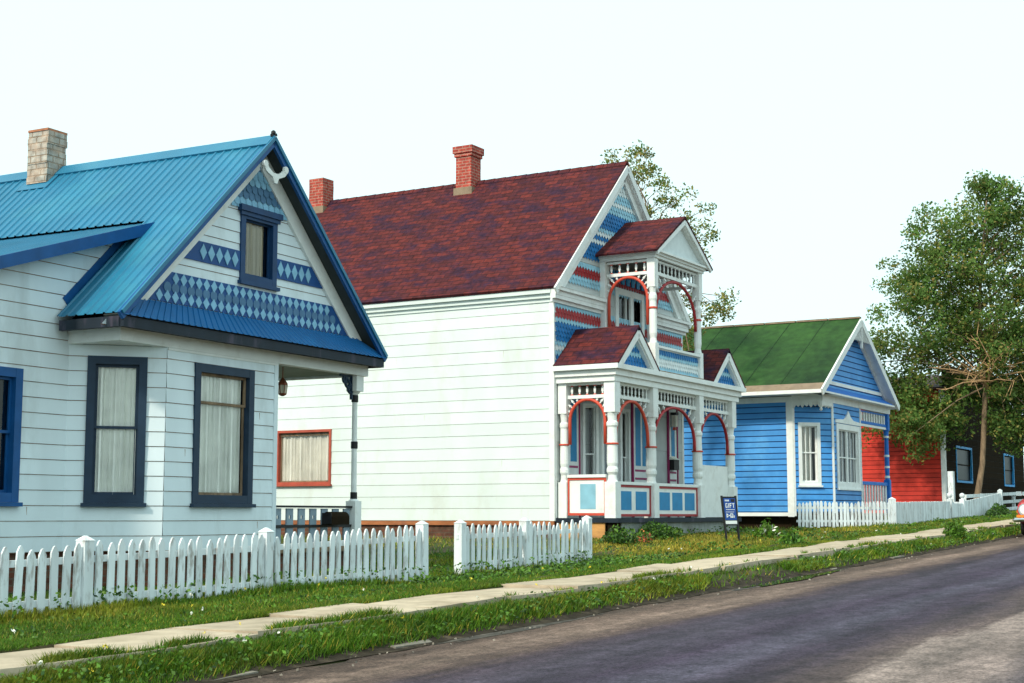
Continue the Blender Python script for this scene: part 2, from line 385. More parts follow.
def window(parent, base, F, s0, s1, z0, z1, frame, cur, sash=None, cw=.10, meet=None, head=None, sill=.05, mull=(), pane=None, dep=.12, sashw=.035, gap=0.0, bars=(), casing_o=.035):
    """casing ring in its own part with sash, pane, curtain and sill as sub-parts. s0..z1 is the outer casing"""
    f = MB(); cb = cw
    a0, a1, b0, b1 = s0+cw, s1-cw, z0+cb, z1-cw
    f.fb(F, s0, a0, z0, z1, -.02, casing_o); f.fb(F, a1, s1, z0, z1, -.02, casing_o)
    f.fb(F, a0, a1, b1, z1, -.02, casing_o-.002); f.fb(F, a0, a1, z0, b0, -.02, casing_o-.002)
    if head: f.fb(F, s0-head, s1+head, z1-.005, z1+head*1.3, -.01, casing_o+.05); f.fb(F, s0-head*.5, s1+head*.5, z1-.06, z1-.006, casing_o, casing_o+.025)
    # reveal
    for q in ((a0-.01, a0, b0, b1), (a1, a1+.01, b0, b1)): f.fb(F, q[0], q[1], q[2], q[3], -dep-.05, -.021)
    f.fb(F, a0, a1, b1, b1+.01, -dep-.05, -.021); f.fb(F, a0, a1, b0-.01, b0, -dep-.05, -.021)
    fo = f.build('window', frame, parent, base)
    g = MB(); w = sashw; zm = meet if meet else (b0+b1)/2
    for (zz0, zz1, o) in ((b0, zm+w*.5, -.055), (zm-w*.5, b1, -.03)):
        g.fb(F, a0, a0+w, zz0, zz1, o-.025, o); g.fb(F, a1-w, a1, zz0, zz1, o-.025, o)
        g.fb(F, a0+w, a1-w, zz0, zz0+w, o-.025, o-.001); g.fb(F, a0+w, a1-w, zz1-w, zz1, o-.025, o-.001)
    for q in mull: g.fb(F, q-w*1.4, q+w*1.4, b0, b1, -.08, -.02)
    for q in bars: g.fb(F, q-.012, q+.012, b0, b1, -.075, -.048)
    g.build('sash', sash or frame, fo, base)
    p = MB(); p.face([F(a0,b0,-.068), F(a1,b0,-.068), F(a1,b1,-.068), F(a0,b1,-.068)]); p.build('pane', pane or M['glass'], fo, base)
    if cur is not None:
        c = MB(); n = int((a1-a0)/.03)+4; ph = random.random()*6
        e0, e1 = a0-.005, a1+.005-gap*(a1-a0)
        for k in range(n):
            t0, t1 = k/n, (k+1)/n
            fo_ = lambda t: -dep + .022*math.sin(t*n*1.9+ph) + .012*math.sin(t*n*.7)
            hem = lambda t: b0+.01*math.sin(t*9+ph)+.01
            c.face([F(e0+(e1-e0)*t0, hem(t0), fo_(t0)), F(e0+(e1-e0)*t1, hem(t1), fo_(t1)), F(e0+(e1-e0)*t1, b1, fo_(t1)), F(e0+(e1-e0)*t0, b1, fo_(t0))])
        c.build('curtain', cur, fo, base, smooth=True)
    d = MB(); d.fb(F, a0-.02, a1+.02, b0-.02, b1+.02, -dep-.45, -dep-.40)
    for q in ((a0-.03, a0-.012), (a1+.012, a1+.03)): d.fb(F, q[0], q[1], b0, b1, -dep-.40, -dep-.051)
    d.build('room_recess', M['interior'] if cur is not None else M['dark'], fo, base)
    if sill:
        s_ = MB(); s_.fb(F, s0-.03, s1+.03, z0-sill, z0-.002, -.01, casing_o+.04); s_.build('sill', frame, fo, base)
    return fo

def brick_stack(mb, x0, x1, y0, y1, z0, z1, cap=0, m=0, mc=1, jit=.006, h=.10):
    z = z0
    while z < z1-1e-4:
        zt = min(z+h, z1); j = [random.uniform(-jit, jit) for _ in range(4)]
        mb.box(x0+j[0], x1+j[1], y0+j[2], y1+j[3], z, zt-.0005, m); z = zt
    if cap:
        mb.box(x0-.03, x1+.03, y0-.03, y1+.03, z1, z1+cap, mc)
    mb.box(x0+.1, x1-.1, y0+.1, y1-.1, z1+cap-.02, z1+cap+.004, 2)

def arch_pts(F, s0, s1, z0, ztop, o, n=16):
    """vertical legs from z0, then half an ellipse up to ztop"""
    c = (s0+s1)/2; r = (s1-s0)/2; zc = max(z0+.15, ztop-r*1.05)
    return [F(s0, z0, o)] + [F(c-r*math.cos(math.pi*k/n), zc+(ztop-zc)*math.sin(math.pi*k/n), o) for k in range(n+1)] + [F(s1, z0, o)], c, r, zc

def arcade(parent, base, F, s0, s1, zleg, ztop, zbar, o, mred, rad=.035):
    """arch with spandrel sticks below a bar"""
    P, c, r, zc = arch_pts(F, s0+rad, s1-rad, zleg, ztop, o)
    a = MB(); a.tube(P, rad, 8); ar = a.build('arch', mred, parent, base, smooth=True)
    b = MB()
    for k in range(1, 16):
        if 6 <= k <= 9: continue
        t = math.pi*k/15; x, z = c-r*math.cos(t), zc+(ztop-zc)*math.sin(t)
        dx, dz = -math.cos(t), math.sin(t); L = .5
        if dz > 1e-3: L = min(L, (zbar-z)/dz)
        if abs(dx) > 1e-3: L = min(L, ((s1-x) if dx > 0 else (x-s0))/abs(dx))
        if L < .04: continue
        b.bar(F(x, z, o), F(x+dx*L, z+dz*L, o), .022, .022)
        b.bar(F(x+dx*L*.45, z+dz*L*.45, o), F(x+dx*L*.68, z+dz*L*.68, o), .042, .042)
    b.build('spandrel_spindles', M['white'], ar, base)
    return ar

def spindle_frieze(parent, base, F, s0, s1, z0, z1, o, mw=None, sp=.135, accent=None):
    b = MB(); n = max(2, int((s1-s0)/sp))
    b.fb(F, s0, s1, z0-.07, z0, o-.03, o+.03); b.fb(F, s0, s1, z1, z1+.05, o-.03, o+.03)
    for k in range(n):
        a = s0+(k+.5)*(s1-s0)/n; h = z1-z0
        b.fb(F, a-.014, a+.014, z0, z1, o-.006, o+.006)
        b.fb(F, a-.024, a+.024, z0+h*.3, z0+h*.7, o-.009, o+.009)
        b.fb(F, a-.027, a+.027, z0, z0+h*.12, o-.010, o+.010, 1 if accent else 0)
        b.fb(F, a-.027, a+.027, z1-h*.12, z1, o-.010, o+.010, 1 if accent else 0)
    return b.build('spindle_frieze', [mw or M['white'], accent or M['white']], parent, base)

def turned_post(parent, base, x, y, z0, z1, r, ring_z, mring, mw=None, sq_top=.5, sq_bot=.7):
    b = MB()
    b.box(x-r, x+r, y-r, y+r, z0, z0+sq_bot); b.box(x-r, x+r, y-r, y+r, z1-sq_top, z1)
    h0, h1 = z0+sq_bot, z1-sq_top; H = h1-h0
    prof = [(h0, r*.95), (h0+.03*H, r*.8), (h0+.10*H, r*.72), (h0+.14*H, r*.97), (h0+.18*H, r*.97), (h0+.22*H, r*.80), (h0+.27*H, r*.94),
            (h0+.6*H, r*.88), (h0+.78*H, r*.82), (h0+.81*H, r*.98), (h0+.85*H, r*.98), (h0+.88*H, r*.72), (h0+.95*H, r*.8), (h1, r*.95)]
    b.lathe((x, y), prof, 14)
    p = b.build('porch_post', mw or M['white'], parent, base)
    c = MB()
    for z in ring_z: c.lathe((x, y), [(z-.018, r*1.0), (z-.012, r*1.08), (z+.012, r*1.08), (z+.018, r*1.0)], 14)
    if ring_z: c.build('post_ring', mring, p, base)
    return p

def foundation(parent, base, pts, z0, z1, m, name='foundation'):
    """closed plan polygon (ccw from above) extruded"""
    b = MB(); n = len(pts)
    for k in range(n):
        (xa, ya), (xb, yb) = pts[k], pts[(k+1) % n]
        b.face([(xa,ya,z0), (xb,yb,z0), (xb,yb,z1), (xa,ya,z1)])
    b.face([(x,y,z1) for x, y in pts])
    return b.build(name, m, parent, base)

# ================================================================== HOUSE WITH THE BLUE METAL ROOF
def build_blue_roof_house():
    S = Site(28.0, (16.25, 13.6, .62)); B = S.base
    H = S.thing('house', 'white clapboard cottage with a blue metal roof and blue diamond bands in its gable', 'house')
    X0, X1, XR, XP = 13.6, 14.45, 16.75, 19.03     # box corner, facet/front corner, front right corner, porch end
    YF, YB = 12.65, 13.49
    FR = Frame((X1, YF), (XR, YF)); FC = Frame((X0, YB), (X1, YF)); AD = Frame((7.5, YB), (X0, YB)); GB = Frame((0, YF), (30, YF))
    ex = .186
    # walls
    w = MB(); hw = (14.98-X1, 16.21-X1, 1.60, 3.42); in_ = .07
    siding(w, FR, 0, FR.len, 1.0, 3.57, ex, [(hw[0]+in_, hw[1]-in_, hw[2]+in_, hw[3]-in_)], joints=3)
    w.build('front_wall', [M['white1'], M['groove']], H, B)
    w = MB(); hc = (.23, .96, 1.60, 3.43)
    siding(w, FC, 0, FC.len, 1.0, 3.57, ex, [(hc[0]+in_, hc[1]-in_, hc[2]+in_, hc[3]-in_)], joints=1)
    w.build('corner_wall', [M['white1'], M['groove']], H, B)
    w = MB(); ha = (11.80-7.5, 12.84-7.5, 1.60, 3.19)
    rz_ = lambda x: 5.30-(15.0-x)*.33
    def sl_add(z): return max(0.0, 15.0-7.5-(5.22-z)/.33)
    def sr_add(z): return (X0-7.5) if z < 3.7 else min(7.6, 13.33-7.5+(z-3.60)/.962)
    siding(w, AD, 0, AD.len, 1.0, 5.15, ex, [(ha[0]+in_, ha[1]-in_, ha[2]+in_, ha[3]-in_)], sl=sl_add, sr=sr_add, joints=4)
    w.build('wing_wall', [M['white1'], M['groove']], H, B)
    w = MB()   # plain far walls, side of the porch recess and back
    w.face([(XR,YF,1),(XR,YF+2.2,1),(XR,YF+2.2,3.9),(XR,YF,3.9)]); w.face([(XR,YF+2.2,1),(19.0,YF+2.2,1),(19.0,YF+2.2,3.9),(XR,YF+2.2,3.9)])
    w.face([(19.0,YF+2.2,1),(19.0,24,1),(19.0,24,3.9),(19.0,YF+2.2,3.9)]); w.face([(19,24,1),(7.5,24,1),(7.5,24,3.6),(19,24,3.9)]); w.face([(7.5,24,1),(7.5,YB,1),(7.5,YB,2.8),(7.5,24,2.8)])
    w.face([(13.4,24,3.6),(19.1,24,3.9),(16.25,24,6.6)])
    w.build('rear_wall', [M['white1']], H, B)
    # gable wall
    w = MB(); half = lambda z: (6.60-z)/.962
    hg = (15.85, 16.66, 4.63, 5.60); c0 = 16.24
    siding(w, GB, 0, 0, 3.73, 6.45, .155, [(hg[0]+.06, hg[1]-.06, hg[2]+.06, hg[3]-.06)], sl=lambda z: c0-half(z), sr=lambda z: c0+half(z), g=.008)
    gw = w.build('gable_wall', [M['white1'], M['groove']], H, B)
    # bands with diamonds and discs, proud of the boards
    def band(z0, z1, a0, a1, rows, sp):
        b = MB(); p = [(a0(z0), z0), (a1(z0), z0), (a1(z1), z1), (a0(z1), z1)]
        b.prism(GB, p, .004, .026, 0); n = int((a1(z0)-a0(z0))/sp)+1; h = z1-z0
        for k in range(n):
            a = a0(z0)+(k+.5)*sp
            for (fz, kind, hh, slot) in rows:
                zc = z0+h*fz; hz = h*hh
                if a-sp*.45 < a0(zc+hz*.5) or a+sp*.45 > a1(zc+hz*.5): continue
                if kind == 'd': b.prism(GB, [(a, zc-hz), (a+sp*.42, zc), (a, zc+hz), (a-sp*.42, zc)], .026, .036, slot)
                else: b.prism(GB, [(a+sp*.46*math.cos(t), zc+hz*math.sin(t)) for t in np.linspace(0, 2*math.pi, 13)[:-1]], .026, .034, slot)
        b.build('patterned_band', [M['bandblue'], M['paleblue'], M['midblue']], H, B)
    le = lambda z: c0-half(z)+.33; ri = lambda z: c0+half(z)-.33
    band(4.14, 4.54, le, ri, [(.80, 'd', .20, 1), (.49, 'c', .17, 2), (.19, 'd', .20, 1)], .152)
    band(4.76, 5.03, le, lambda z: 15.845, [(.5, 'd', .40, 1)], .165)
    band(4.77, 5.05, lambda z: 16.665, ri, [(.5, 'd', .40, 1)], .165)
    b = MB(); b.prism(GB, [(le(5.66)-.02, 5.66), (ri(5.66)+.02, 5.66), (c0+.05, 6.28), (c0-.05, 6.28)], .004, .018, 2)
    shingles(b, GB, [(5.63, 1, 'sq'), (5.67, 0, 'round'), (5.77, 2, 'round'), (5.87, 2, 'round'), (5.97, 1, 'round'), (6.06, 1, 'round')], .10, .128,
             lambda z: c0-half(z)+.30, lambda z: c0+half(z)-.30, .02)
    b.build('fishscale_band', [M['paleblue'], M['paleblue'], M['midblue'], ], H, B)
    # rake trim boards against the gable wall
    for sgn in (-1, 1):
        b = MB(); e = 4.10
        def q(z, d): return c0 + sgn*(half(z)-d)
        pts = [(q(e, -.0), e), (q(e, .35), e), (q(6.24, .35), 6.24), (q(6.50, -.0), 6.50)]
        if sgn > 0: pts = pts[::-1]
        b.prism(GB, pts, .005, .05); b.build('rake_trim', M['white'], H, B)
    window(H, B, GB, *hg, M['gableframe'], M['curtainbe'], cw=.10, head=.06, sashw=.022, gap=.12, meet=4.745, dep=.09)
    window(H, B, FR, *hw, M['blueframe'], M['curtain'], cw=.11, meet=2.92, sash=M['bark'], gap=.06, dep=.09)
    window(H, B, FC, *hc, M['blueframe'], M['curtain'], cw=.10, meet=2.54, dep=.085)
    window(H, B, AD, *ha, M['darkblue'], M['curtain2'], cw=.11, meet=2.43, sash=M['darkblue'], gap=.3)
    # frieze box, beam and corner soffit
    b = MB()
    b.box(X0, XP, YF-.022, YF+.12, 3.57, 3.73); b.box(X0-.022, X0+.10, YF-.021, YB+.05, 3.571, 3.731)
    b.face([(X0,YF,3.575),(X0,YB,3.575),(X1+.02,YF,3.575)])
    b.box(XP-.14, XP+.001, YF+.121, YF+2.2, 3.572, 3.732)
    b.fb(FR, .01, FR.len, 3.535, 3.568, 0, .02)
    b.build('frieze', M['white'], H, B)
    # corner boards
    b = MB(); b.fb(FR, FR.len-.07, FR.len+.012, 1.0, 3.568, .0, .018); b.build('corner_board', M['white1'], H, B)
    # porch ceiling
    b = MB(); b.face([(XR,YF+.12,3.60),(XR,YF+2.2,3.60),(XP-.14,YF+2.2,3.60),(XP-.14,YF+.12,3.60)]); b.build('porch_ceiling', M['porchceil'], H, B)
    b = MB(); b.box(XR-.02, XP+.05, YF-.04, YF+2.2, .92, 1.0); b.build('porch_floor', M['bark'], H, B)
    # roofs
    Rg = (16.21, 6.66); El = (13.32, 3.87); Er = (19.10, 3.87); YR = 12.38
    rf = MB()
    ribbed(rf, (Rg[0], YR, Rg[1]), (Rg[0], YB-.06, Rg[1]), (El[0], YR, El[1]), (El[0], YB-.06, El[1]))
    ms = lambda x: El[1]+(x-El[0])*(Rg[1]-El[1])/(Rg[0]-El[0])
    ribbed(rf, (Rg[0], YB-.06, Rg[1]), (Rg[0], 24.3, Rg[1]), (14.85, YB-.06, ms(14.85)), (14.85, 24.3, ms(14.85)))
    ribbed(rf, (Rg[0], YR, Rg[1]), (Rg[0], 24.3, Rg[1]), (Er[0], YR, Er[1]), (Er[0], 24.3, Er[1]))
    roof = rf.build('roof', M['metalroof'], H, B)
    rc = MB(); rc.prism(lambda a, z, o: (Rg[0]+a, YR-.02+o, Rg[1]+z), [(-.17,-.12),(0,.045),(.17,-.12),(.15,-.14),(0,.0),(-.15,-.14)], 0, 11.9); rc.build('ridge_cap', M['metalroof'], roof, B)
    ad = MB(); ribbed(ad, (15.03, YB-.24, rz_(15.03)+.05), (15.03, 24.3, rz_(15.03)+.05), (7.0, YB-.24, rz_(7.0)+.05), (7.0, 24.3, rz_(7.0)+.05))
    slab(ad, (15.03, YB-.24, rz_(15.03)+.03), (15.03, 24.3, rz_(15.03)+.03), (7.0, 24.3, rz_(7.0)+.03), (7.0, YB-.24, rz_(7.0)+.03), .05, 1)
    ad.bar((15.02, YB-.25, rz_(15.02)-.01), (7.0, YB-.25, rz_(7.0)-.01), .03, .15, 2)
    ad.build('wing_roof', [M['metalroof'], M['soffit'], M['darkblue']], H, B)
    # dark blue strip where the wing wall meets the main slope
    fl = MB(); fl.bar((13.50, YB-.012, ms(13.50)+.04), (14.62, YB-.012, ms(14.62)+.04), .02, .13, 0); fl.build('slope_strip', M['darkblue'], H, B)
    # underside of the overhang and fascia boards
    b = MB()
    for E_ in (El, Er):
        slab(b, (E_[0], YR+.03, E_[1]-.02), (Rg[0], YR+.03, Rg[1]-.02), (Rg[0], YF+.02, Rg[1]-.02), (E_[0], YF+.02, E_[1]-.02), .03)
    b.build('soffit', M['soffit'], H, B)
    b = MB()
    for E_ in (El, Er):
        dx = .02 if E_ is Er else -.02
        b.bar((E_[0]+dx, YR, E_[1]-.045), (Rg[0], YR, Rg[1]-.055), .045, .105, 0)
        b.bar((E_[0]+dx, YR-.03, E_[1]-.0), (Rg[0], YR-.03, Rg[1]+.0), .03, .05, 1)
    b.build('rake_fascia', [M['darkblue'], M['metalroof']], H, B)
    # pent roof across the gable foot, gutter-like dark fascia below it
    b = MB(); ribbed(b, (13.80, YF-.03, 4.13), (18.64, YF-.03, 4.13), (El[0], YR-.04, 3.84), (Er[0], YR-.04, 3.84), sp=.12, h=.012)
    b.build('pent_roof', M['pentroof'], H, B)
    b = MB()
    b.box(El[0]+.03, Er[0]-.03, YR-.01, YR+.05, 3.70, 3.825); b.box(El[0]+.02, El[0]+.08, YR+.051, YB-.08, 3.702, 3.83); b.box(Er[0]-.08, Er[0]-.02, YR+.051, 24.2, 3.70, 3.83)
    b.face([(El[0]+.08,YR+.05,3.733),(Er[0]-.08,YR+.05,3.733),(Er[0]-.08,YF,3.733),(El[0]+.08,YF,3.733)]); b.face([(El[0]+.08,YF,3.734),(X0,YF,3.734),(X0,YB-.1,3.734),(El[0]+.08,YB-.1,3.734)])
    b.build('eave_fascia', M['fascia'], H, B)
    # apex ornament and finial
    b = MB(); AF = Frame((0, YR-.03), (30, YR-.03)); z = 6.34; c = Rg[0]
    b.prism(AF, [(c-.28,z-.12),(c-.20,z-.20),(c-.07,z-.25),(c-.03,z-.33),(c+.03,z-.33),(c+.07,z-.25),(c+.20,z-.20),(c+.28,z-.12),(c+.22,z-.07),(c+.15,z-.14),(c+.06,z-.19),(c-.06,z-.19),(c-.15,z-.14),(c-.22,z-.07)], .0, .03)
    for sx in (-.2, .2): b.prism(AF, [(c+sx*1.15+.05*math.cos(t), z-.095+.05*math.sin(t)) for t in np.linspace(0, 6.283, 11)[:-1]], .0, .035)
    b.build('apex_ornament', M['white'], H, B)
    b = MB(); b.lathe((c, YR+.0), [(6.62,.025),(6.68,.025),(6.70,.015),(6.72,.035),(6.75,.035),(6.77,.012)], 10); b.bar((c-.05,YR,6.69),(c+.07,YR,6.72),.03,.04); b.build('finial', M['black'], H, B)
    # chimney on the ridge
    ch = MB(); brick_stack(ch, 15.90, 16.29, 16.35, 16.75, 6.1, 7.20, h=.10, jit=.010); ch.box(15.895, 16.295, 16.345, 16.755, 7.20, 7.235, 1)
    ch.build('chimney', [M['chimgrey'], M['chimcap'], M['black']], roof, B)
    fl2 = MB(); slab(fl2, (15.80,16.25,ms(15.80)+.03),(16.1,16.25,ms(16.1)+.03),(16.1,16.85,ms(16.1)+.03),(15.80,16.85,ms(15.80)+.03),.01); fl2.build('chimney_flashing', M['metalroof'], roof, B)
    # porch post with dark collars and a scrolled bracket
    px, py = 18.85, YF+.1; p = MB()
    p.box(px-.085, px+.085, py-.085, py+.085, .98, 1.66); p.box(px-.095, px+.095, py-.095, py+.095, 3.33, 3.57)
    p.lathe((px, py), [(1.66,.085),(1.70,.045),(1.8,.043),(3.2,.040),(3.28,.045),(3.33,.09)], 12)
    po = p.build('porch_post', M['white'], H, B)
    p = MB()
    for z in (1.74, 2.51, 3.22): p.lathe((px, py), [(z-.055,.047),(z-.05,.053),(z+.05,.053),(z+.055,.047)], 12)
    p.build('post_collar', M['black'], po, B)
    p = MB()
    for r0, (cx, cz), a0, a1 in ((.26, (px-.36, 3.30), 0, 90), (.10, (px-.17, 3.47), 0, 330), (.055, (px-.27, 3.50), 0, 330), (.06, (px-.13, 3.36), 0, 330)):
        p.tube([(cx+r0*math.cos(R(a)), py, cz+r0*math.sin(R(a))) for a in np.linspace(a0, a1, 14)], .022, 6)
    p.bar((px-.40,py,3.555),(px-.09,py,3.555),.04,.03); p.bar((px-.10,py,3.20),(px-.10,py,3.57),.04,.03)
    p.build('scroll_bracket', M['blueframe'], po, B)
    # balustrade of flat pierced boards
    rl = MB(); F = Frame((XR, YF+.1), (px, YF+.1)); rl.fb(F, .02, F.len-.09, 1.555, 1.585, -.04, .04, 1); rl.fb(F, .02, F.len-.09, 1.27, 1.31, -.03, .03, 1)
    n = 7
    for k in range(n):
        a = .02+(k+.35)*(F.len-.11)/n; ww = .155; zc = 1.42; hr = .022
        rl.fb(F, a, a+ww/2-hr, 1.05, 1.544, -.012, .012); rl.fb(F, a+ww/2+hr, a+ww, 1.05, 1.544, -.012, .012)
        rl.fb(F, a+ww/2-hr, a+ww/2+hr, 1.05, zc-hr, -.0118, .0118); rl.fb(F, a+ww/2-hr, a+ww/2+hr, zc+hr, 1.544, -.0118, .0118)
    rl.build('porch_railing', [M['slat'], M['black']], H, B)
    foundation(H, B, [(7.6,YB+.06),(X0+.05,YB+.06),(X1+.03,YF+.06),(XR,YF+.06),(XP,YF+.06),(XP,23.9),(7.6,23.9)], .2, 1.0, M['found'])
    # hanging lantern and mailbox
    ln = S.thing('lantern', 'small dark copper lantern hanging from the porch ceiling of the blue roofed cottage', 'lantern', base=(17.42, 13.05, 3.2)); LB = (17.42, 13.05, 3.2); c = (17.42, 13.05)
    b = MB(); b.tube([(c[0],c[1],3.6),(c[0],c[1],3.44)], .008, 6); b.lathe(c, [(3.33,.075),(3.36,.07),(3.44,.012)], 6); b.lathe(c, [(3.17,.02),(3.19,.055),(3.21,.06)], 6)
    for k in range(6): a = k*math.pi/3; b.bar((c[0]+.055*math.cos(a),c[1]+.055*math.sin(a),3.2),(c[0]+.07*math.cos(a),c[1]+.07*math.sin(a),3.34),.01,.01)
    b.build('lantern_cage', M['copper'], ln, LB)
    b = MB(); b.lathe(c, [(3.205,.048),(3.335,.062)], 6); b.build('lantern_glass', M['curtainbe'], ln, LB)
    mbx = S.thing('mailbox', 'dark olive mailbox mounted on the porch railing beside the white post', 'mailbox', base=(18.2, 12.62, 1.31)); MBs = (18.2, 12.62, 1.31)
    b = MB(); FX = lambda a, z, o: (18.2+a, 12.62-o, z)
    prof = [(-.09,1.31),(.09,1.31),(.09,1.41)]+[(.09*math.cos(t),1.41+.09*math.sin(t)) for t in np.linspace(.2,2.94,8)]+[(-.09,1.41)]
    b.prism(lambda a, z, o: (18.2+o, 12.62+a, z), prof, -.22, .22); b.build('mailbox_shell', M['brownwall'], mbx, MBs)
    b = MB(); b.box(17.96, 17.978, 12.54, 12.70, 1.32, 1.48); b.box(17.94, 17.96, 12.61, 12.63, 1.44, 1.47); b.build('mailbox_door', M['black'], mbx, MBs)
build_blue_roof_house()

# ================================================================== HOUSE WITH THE BALCONY
def build_balcony_house():
    S = Site(30.3, (29.65, 14.45, 1.0)); B = S.base
    H = S.thing('house', 'tall white house with a red brown shingle roof, red arched porch and small balcony', 'house')
    XL, XR, YW, YB = 26.42, 32.9, 14.45, 27.0; XC = 29.65
    SD = Frame((XL, YB), (XL, YW)); FR = Frame((0, YW), (40, YW))
    sy = lambda y: YB-y
    w = MB(); hole = (sy(21.62), sy(20.08), 2.13, 3.35)
    siding(w, SD, 0, SD.len, 1.33, 5.86, .252, [(hole[0]+.05, hole[1]-.05, hole[2]+.05, hole[3]-.05)], g=.007, dep=.012, joints=26)
    w.build('side_wall', [M['white2'], M['groove2']], H, B)
    window(H, B, SD, *hole, M['brickred'], M['curtain2'], cw=.055, meet=3.24, dep=.09, sash=M['bark'], sashw=.03, sill=.04)
    # front wall, first floor and gable
    half = lambda z: (9.24-z)/.962
    w = MB(); doorh = (29.0, 30.75, 4.6, 6.45)
    holes = [(29.36, 29.96, 4.62, 6.34), (30.12, 30.56, 4.9, 6.34)]
    siding(w, FR, XL, XR, 1.33, 6.02, .8, [(28.1, 28.75, 1.75, 3.75), (29.42, 29.86, 1.7, 3.75)] + holes, g=.006, dep=.008)
    siding(w, FR, XL, XR, 6.02, 9.1, .8, [(a, b, 4.6, c) for a, b, _, c in holes], sl=lambda z: XC-half(z), sr=lambda z: XC+half(z), g=.004, dep=.008)
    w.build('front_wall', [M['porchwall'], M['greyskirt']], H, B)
    w = MB(); w.face([(XR,YW,1.33),(XR,YB,1.33),(XR,YB,6),(XR,YW,6)]); w.face([(XR,YB,1.33),(XL,YB,1.33),(XL,YB,6),(XR,YB,6)]); w.face([(XR,YB,6),(XL,YB,6),(XC,YB,9.2)]); w.build('rear_wall', M['white2'], H, B)
    BL, LT, WH, RD = 0, 1, 2, 3; sm = [M['shblue'], M['shlight'], M['shwhite'], M['red']]
    def rows(z0, z1, seq, e): return [(z0+k*e, seq[k], 'dia') for k in range(len(seq)) if z0+k*e < z1]
    e = .098
    seq = [BL]*4 + [LT, WH, LT] + [BL]*4 + [LT, RD, RD, LT]
    b = MB(); shingles(b, FR, rows(4.30, 5.8, seq, e)[:15], e, .13, lambda z: XL+.02, lambda z: XR-.02, .012)
    b.build('first_floor_shingles', sm, H, B)
    b = MB(); l2 = lambda z: XC-half(z)+.10; r2 = lambda z: XC+half(z)-.10
    seq = [LT, LT, RD, RD, LT]
    shingles(b, FR, rows(6.27, 9, seq, e), e, .13, l2, r2, .012); b.build('gable_shingles', sm, H, B); b = MB()
    seq = [BL]*4 + [WH, BL, WH, LT] + [BL]*4 + [LT, LT, WH, LT, LT, WH, WH, LT, LT]
    shingles(b, FR, rows(6.90, 9, seq, e), e, .13, l2, r2, .012)
    b.build('gable_shingles', sm, H, B)
    # main roof
    rf = MB(); YE = 14.30
    ridge, eL, eR = (XC, 9.40), (26.22, 6.10), (33.08, 6.10)
    slab(rf, (eL[0],YE,eL[1]), (ridge[0],YE,ridge[1]), (ridge[0],YB+.3,ridge[1]), (eL[0],YB+.3,eL[1]), .06)
    slab(rf, (ridge[0],YE,ridge[1]), (eR[0],YE,eR[1]), (eR[0],YB+.3,eR[1]), (ridge[0],YB+.3,ridge[1]), .06)
    y = YE
    while y < YB:
        rf.hexa([(XC-.13,y,9.285),(XC+.13,y,9.285),(XC+.13,y+.28,9.285),(XC-.13,y+.28,9.285),(XC-.02,y,9.415),(XC+.02,y,9.415),(XC+.02,y+.28,9.405),(XC-.02,y+.28,9.405)]); y += .29
    roof = rf.build('roof', M['shingle'], H, B)
    # bargeboards, soffit lining, mouldings
    for sgn, E_ in ((-1, eL), (1, eR)):
        b = MB()
        b.bar((E_[0]-.0*sgn, YE-.01, E_[1]-.10), (XC, YE-.01, 9.40-.16), .04, .15)
        b.bar((E_[0]-sgn*.14, YW-.075, E_[1]-.09), (XC, YW-.075, 9.40-.25), .13, .06)
        b.bar((E_[0]-sgn*.34, YW-.045, E_[1]-.02), (XC, YW-.045, 9.40-.36), .07, .20)
        b.build('bargeboard', M['white'], H, B)
    for (a0, a1) in ((26.28, 28.50), (31.05, 33.04)):
        b = MB()
        for (z0, z1, o) in ((5.79, 5.86, .05), (5.861, 5.94, .12), (5.941, 6.03, .13), (6.031, 6.10, .19)): b.box(a0, a1, YW-o, YW-.001, z0, z1)
        b.hexa([(a0+.1,YW-.20,6.102),(a1-.1,YW-.20,6.102),(a1-.1,YW,6.102),(a0+.1,YW,6.102),(a0+.1,YW-.20,6.108),(a1-.1,YW-.20,6.108),(a1-.1,YW,6.16),(a0+.1,YW,6.16)])
        b.build('cornice_return', M['white'], H, B)
    b = MB()
    for (z0, z1, o) in ((5.80, 5.88, .03), (5.881, 5.97, .08), (5.971, 6.06, .14)): b.box(XL-o, XL+.01, YW-.02, YB, z0, z1)
    b.build('eave_moulding', M['white2'], H, B)
    for xa, xb in ((XL-.016, XL+.09), (XR-.09, XR+.016)):
        b = MB(); b.box(xa, xb, YW-.016, YW+.10, 1.33, 5.79); b.build('corner_board', M['white'], H, B)
    for (x, ya, yb, z1, cap) in ((29.52, 18.25, 18.68, 10.22, .0), (29.52, 22.66, 23.10, 9.94, .0)):
        c = MB(); brick_stack(c, x-.22, x+.22, ya, yb, 8.7, z1-.26 if x and ya < 20 else z1, h=.072, jit=.003)
        if ya < 20:
            for k, q in enumerate((.03, .06, .06)): c.box(x-.22-q, x+.22+q, ya-q, yb+q, z1-.26+k*.085, z1-.26+(k+1)*.085-.001, 0)
        ch_ = c.build('chimney', [M['chimred'], M['chimcap'], M['black']], roof, B)
        ch_['label'] = 'red brick chimney with a corbelled top' if ya < 20 else 'plain squat red brick chimney'
        m = MB(); m.box(x-.26, x+.24, ya-.04, yb+.04, 9.0, 9.20); m.build('chimney_flashing', M['gravel'], roof, B)
    # base band and porch skirt
    foundation(H, B, [(XL+.03,YW+.02),(XR-.03,YW+.02),(XR-.03,YB-.03),(XL+.03,YB-.03)], .4, 1.328, M['found'])
    b = MB(); b.box(XL-.02, XL+.028, YW+.0, YB, 1.24, 1.328); b.build('skirting', M['rust'], H, B)
    PX0, PX1, PY = 26.5, 33.02, 13.1
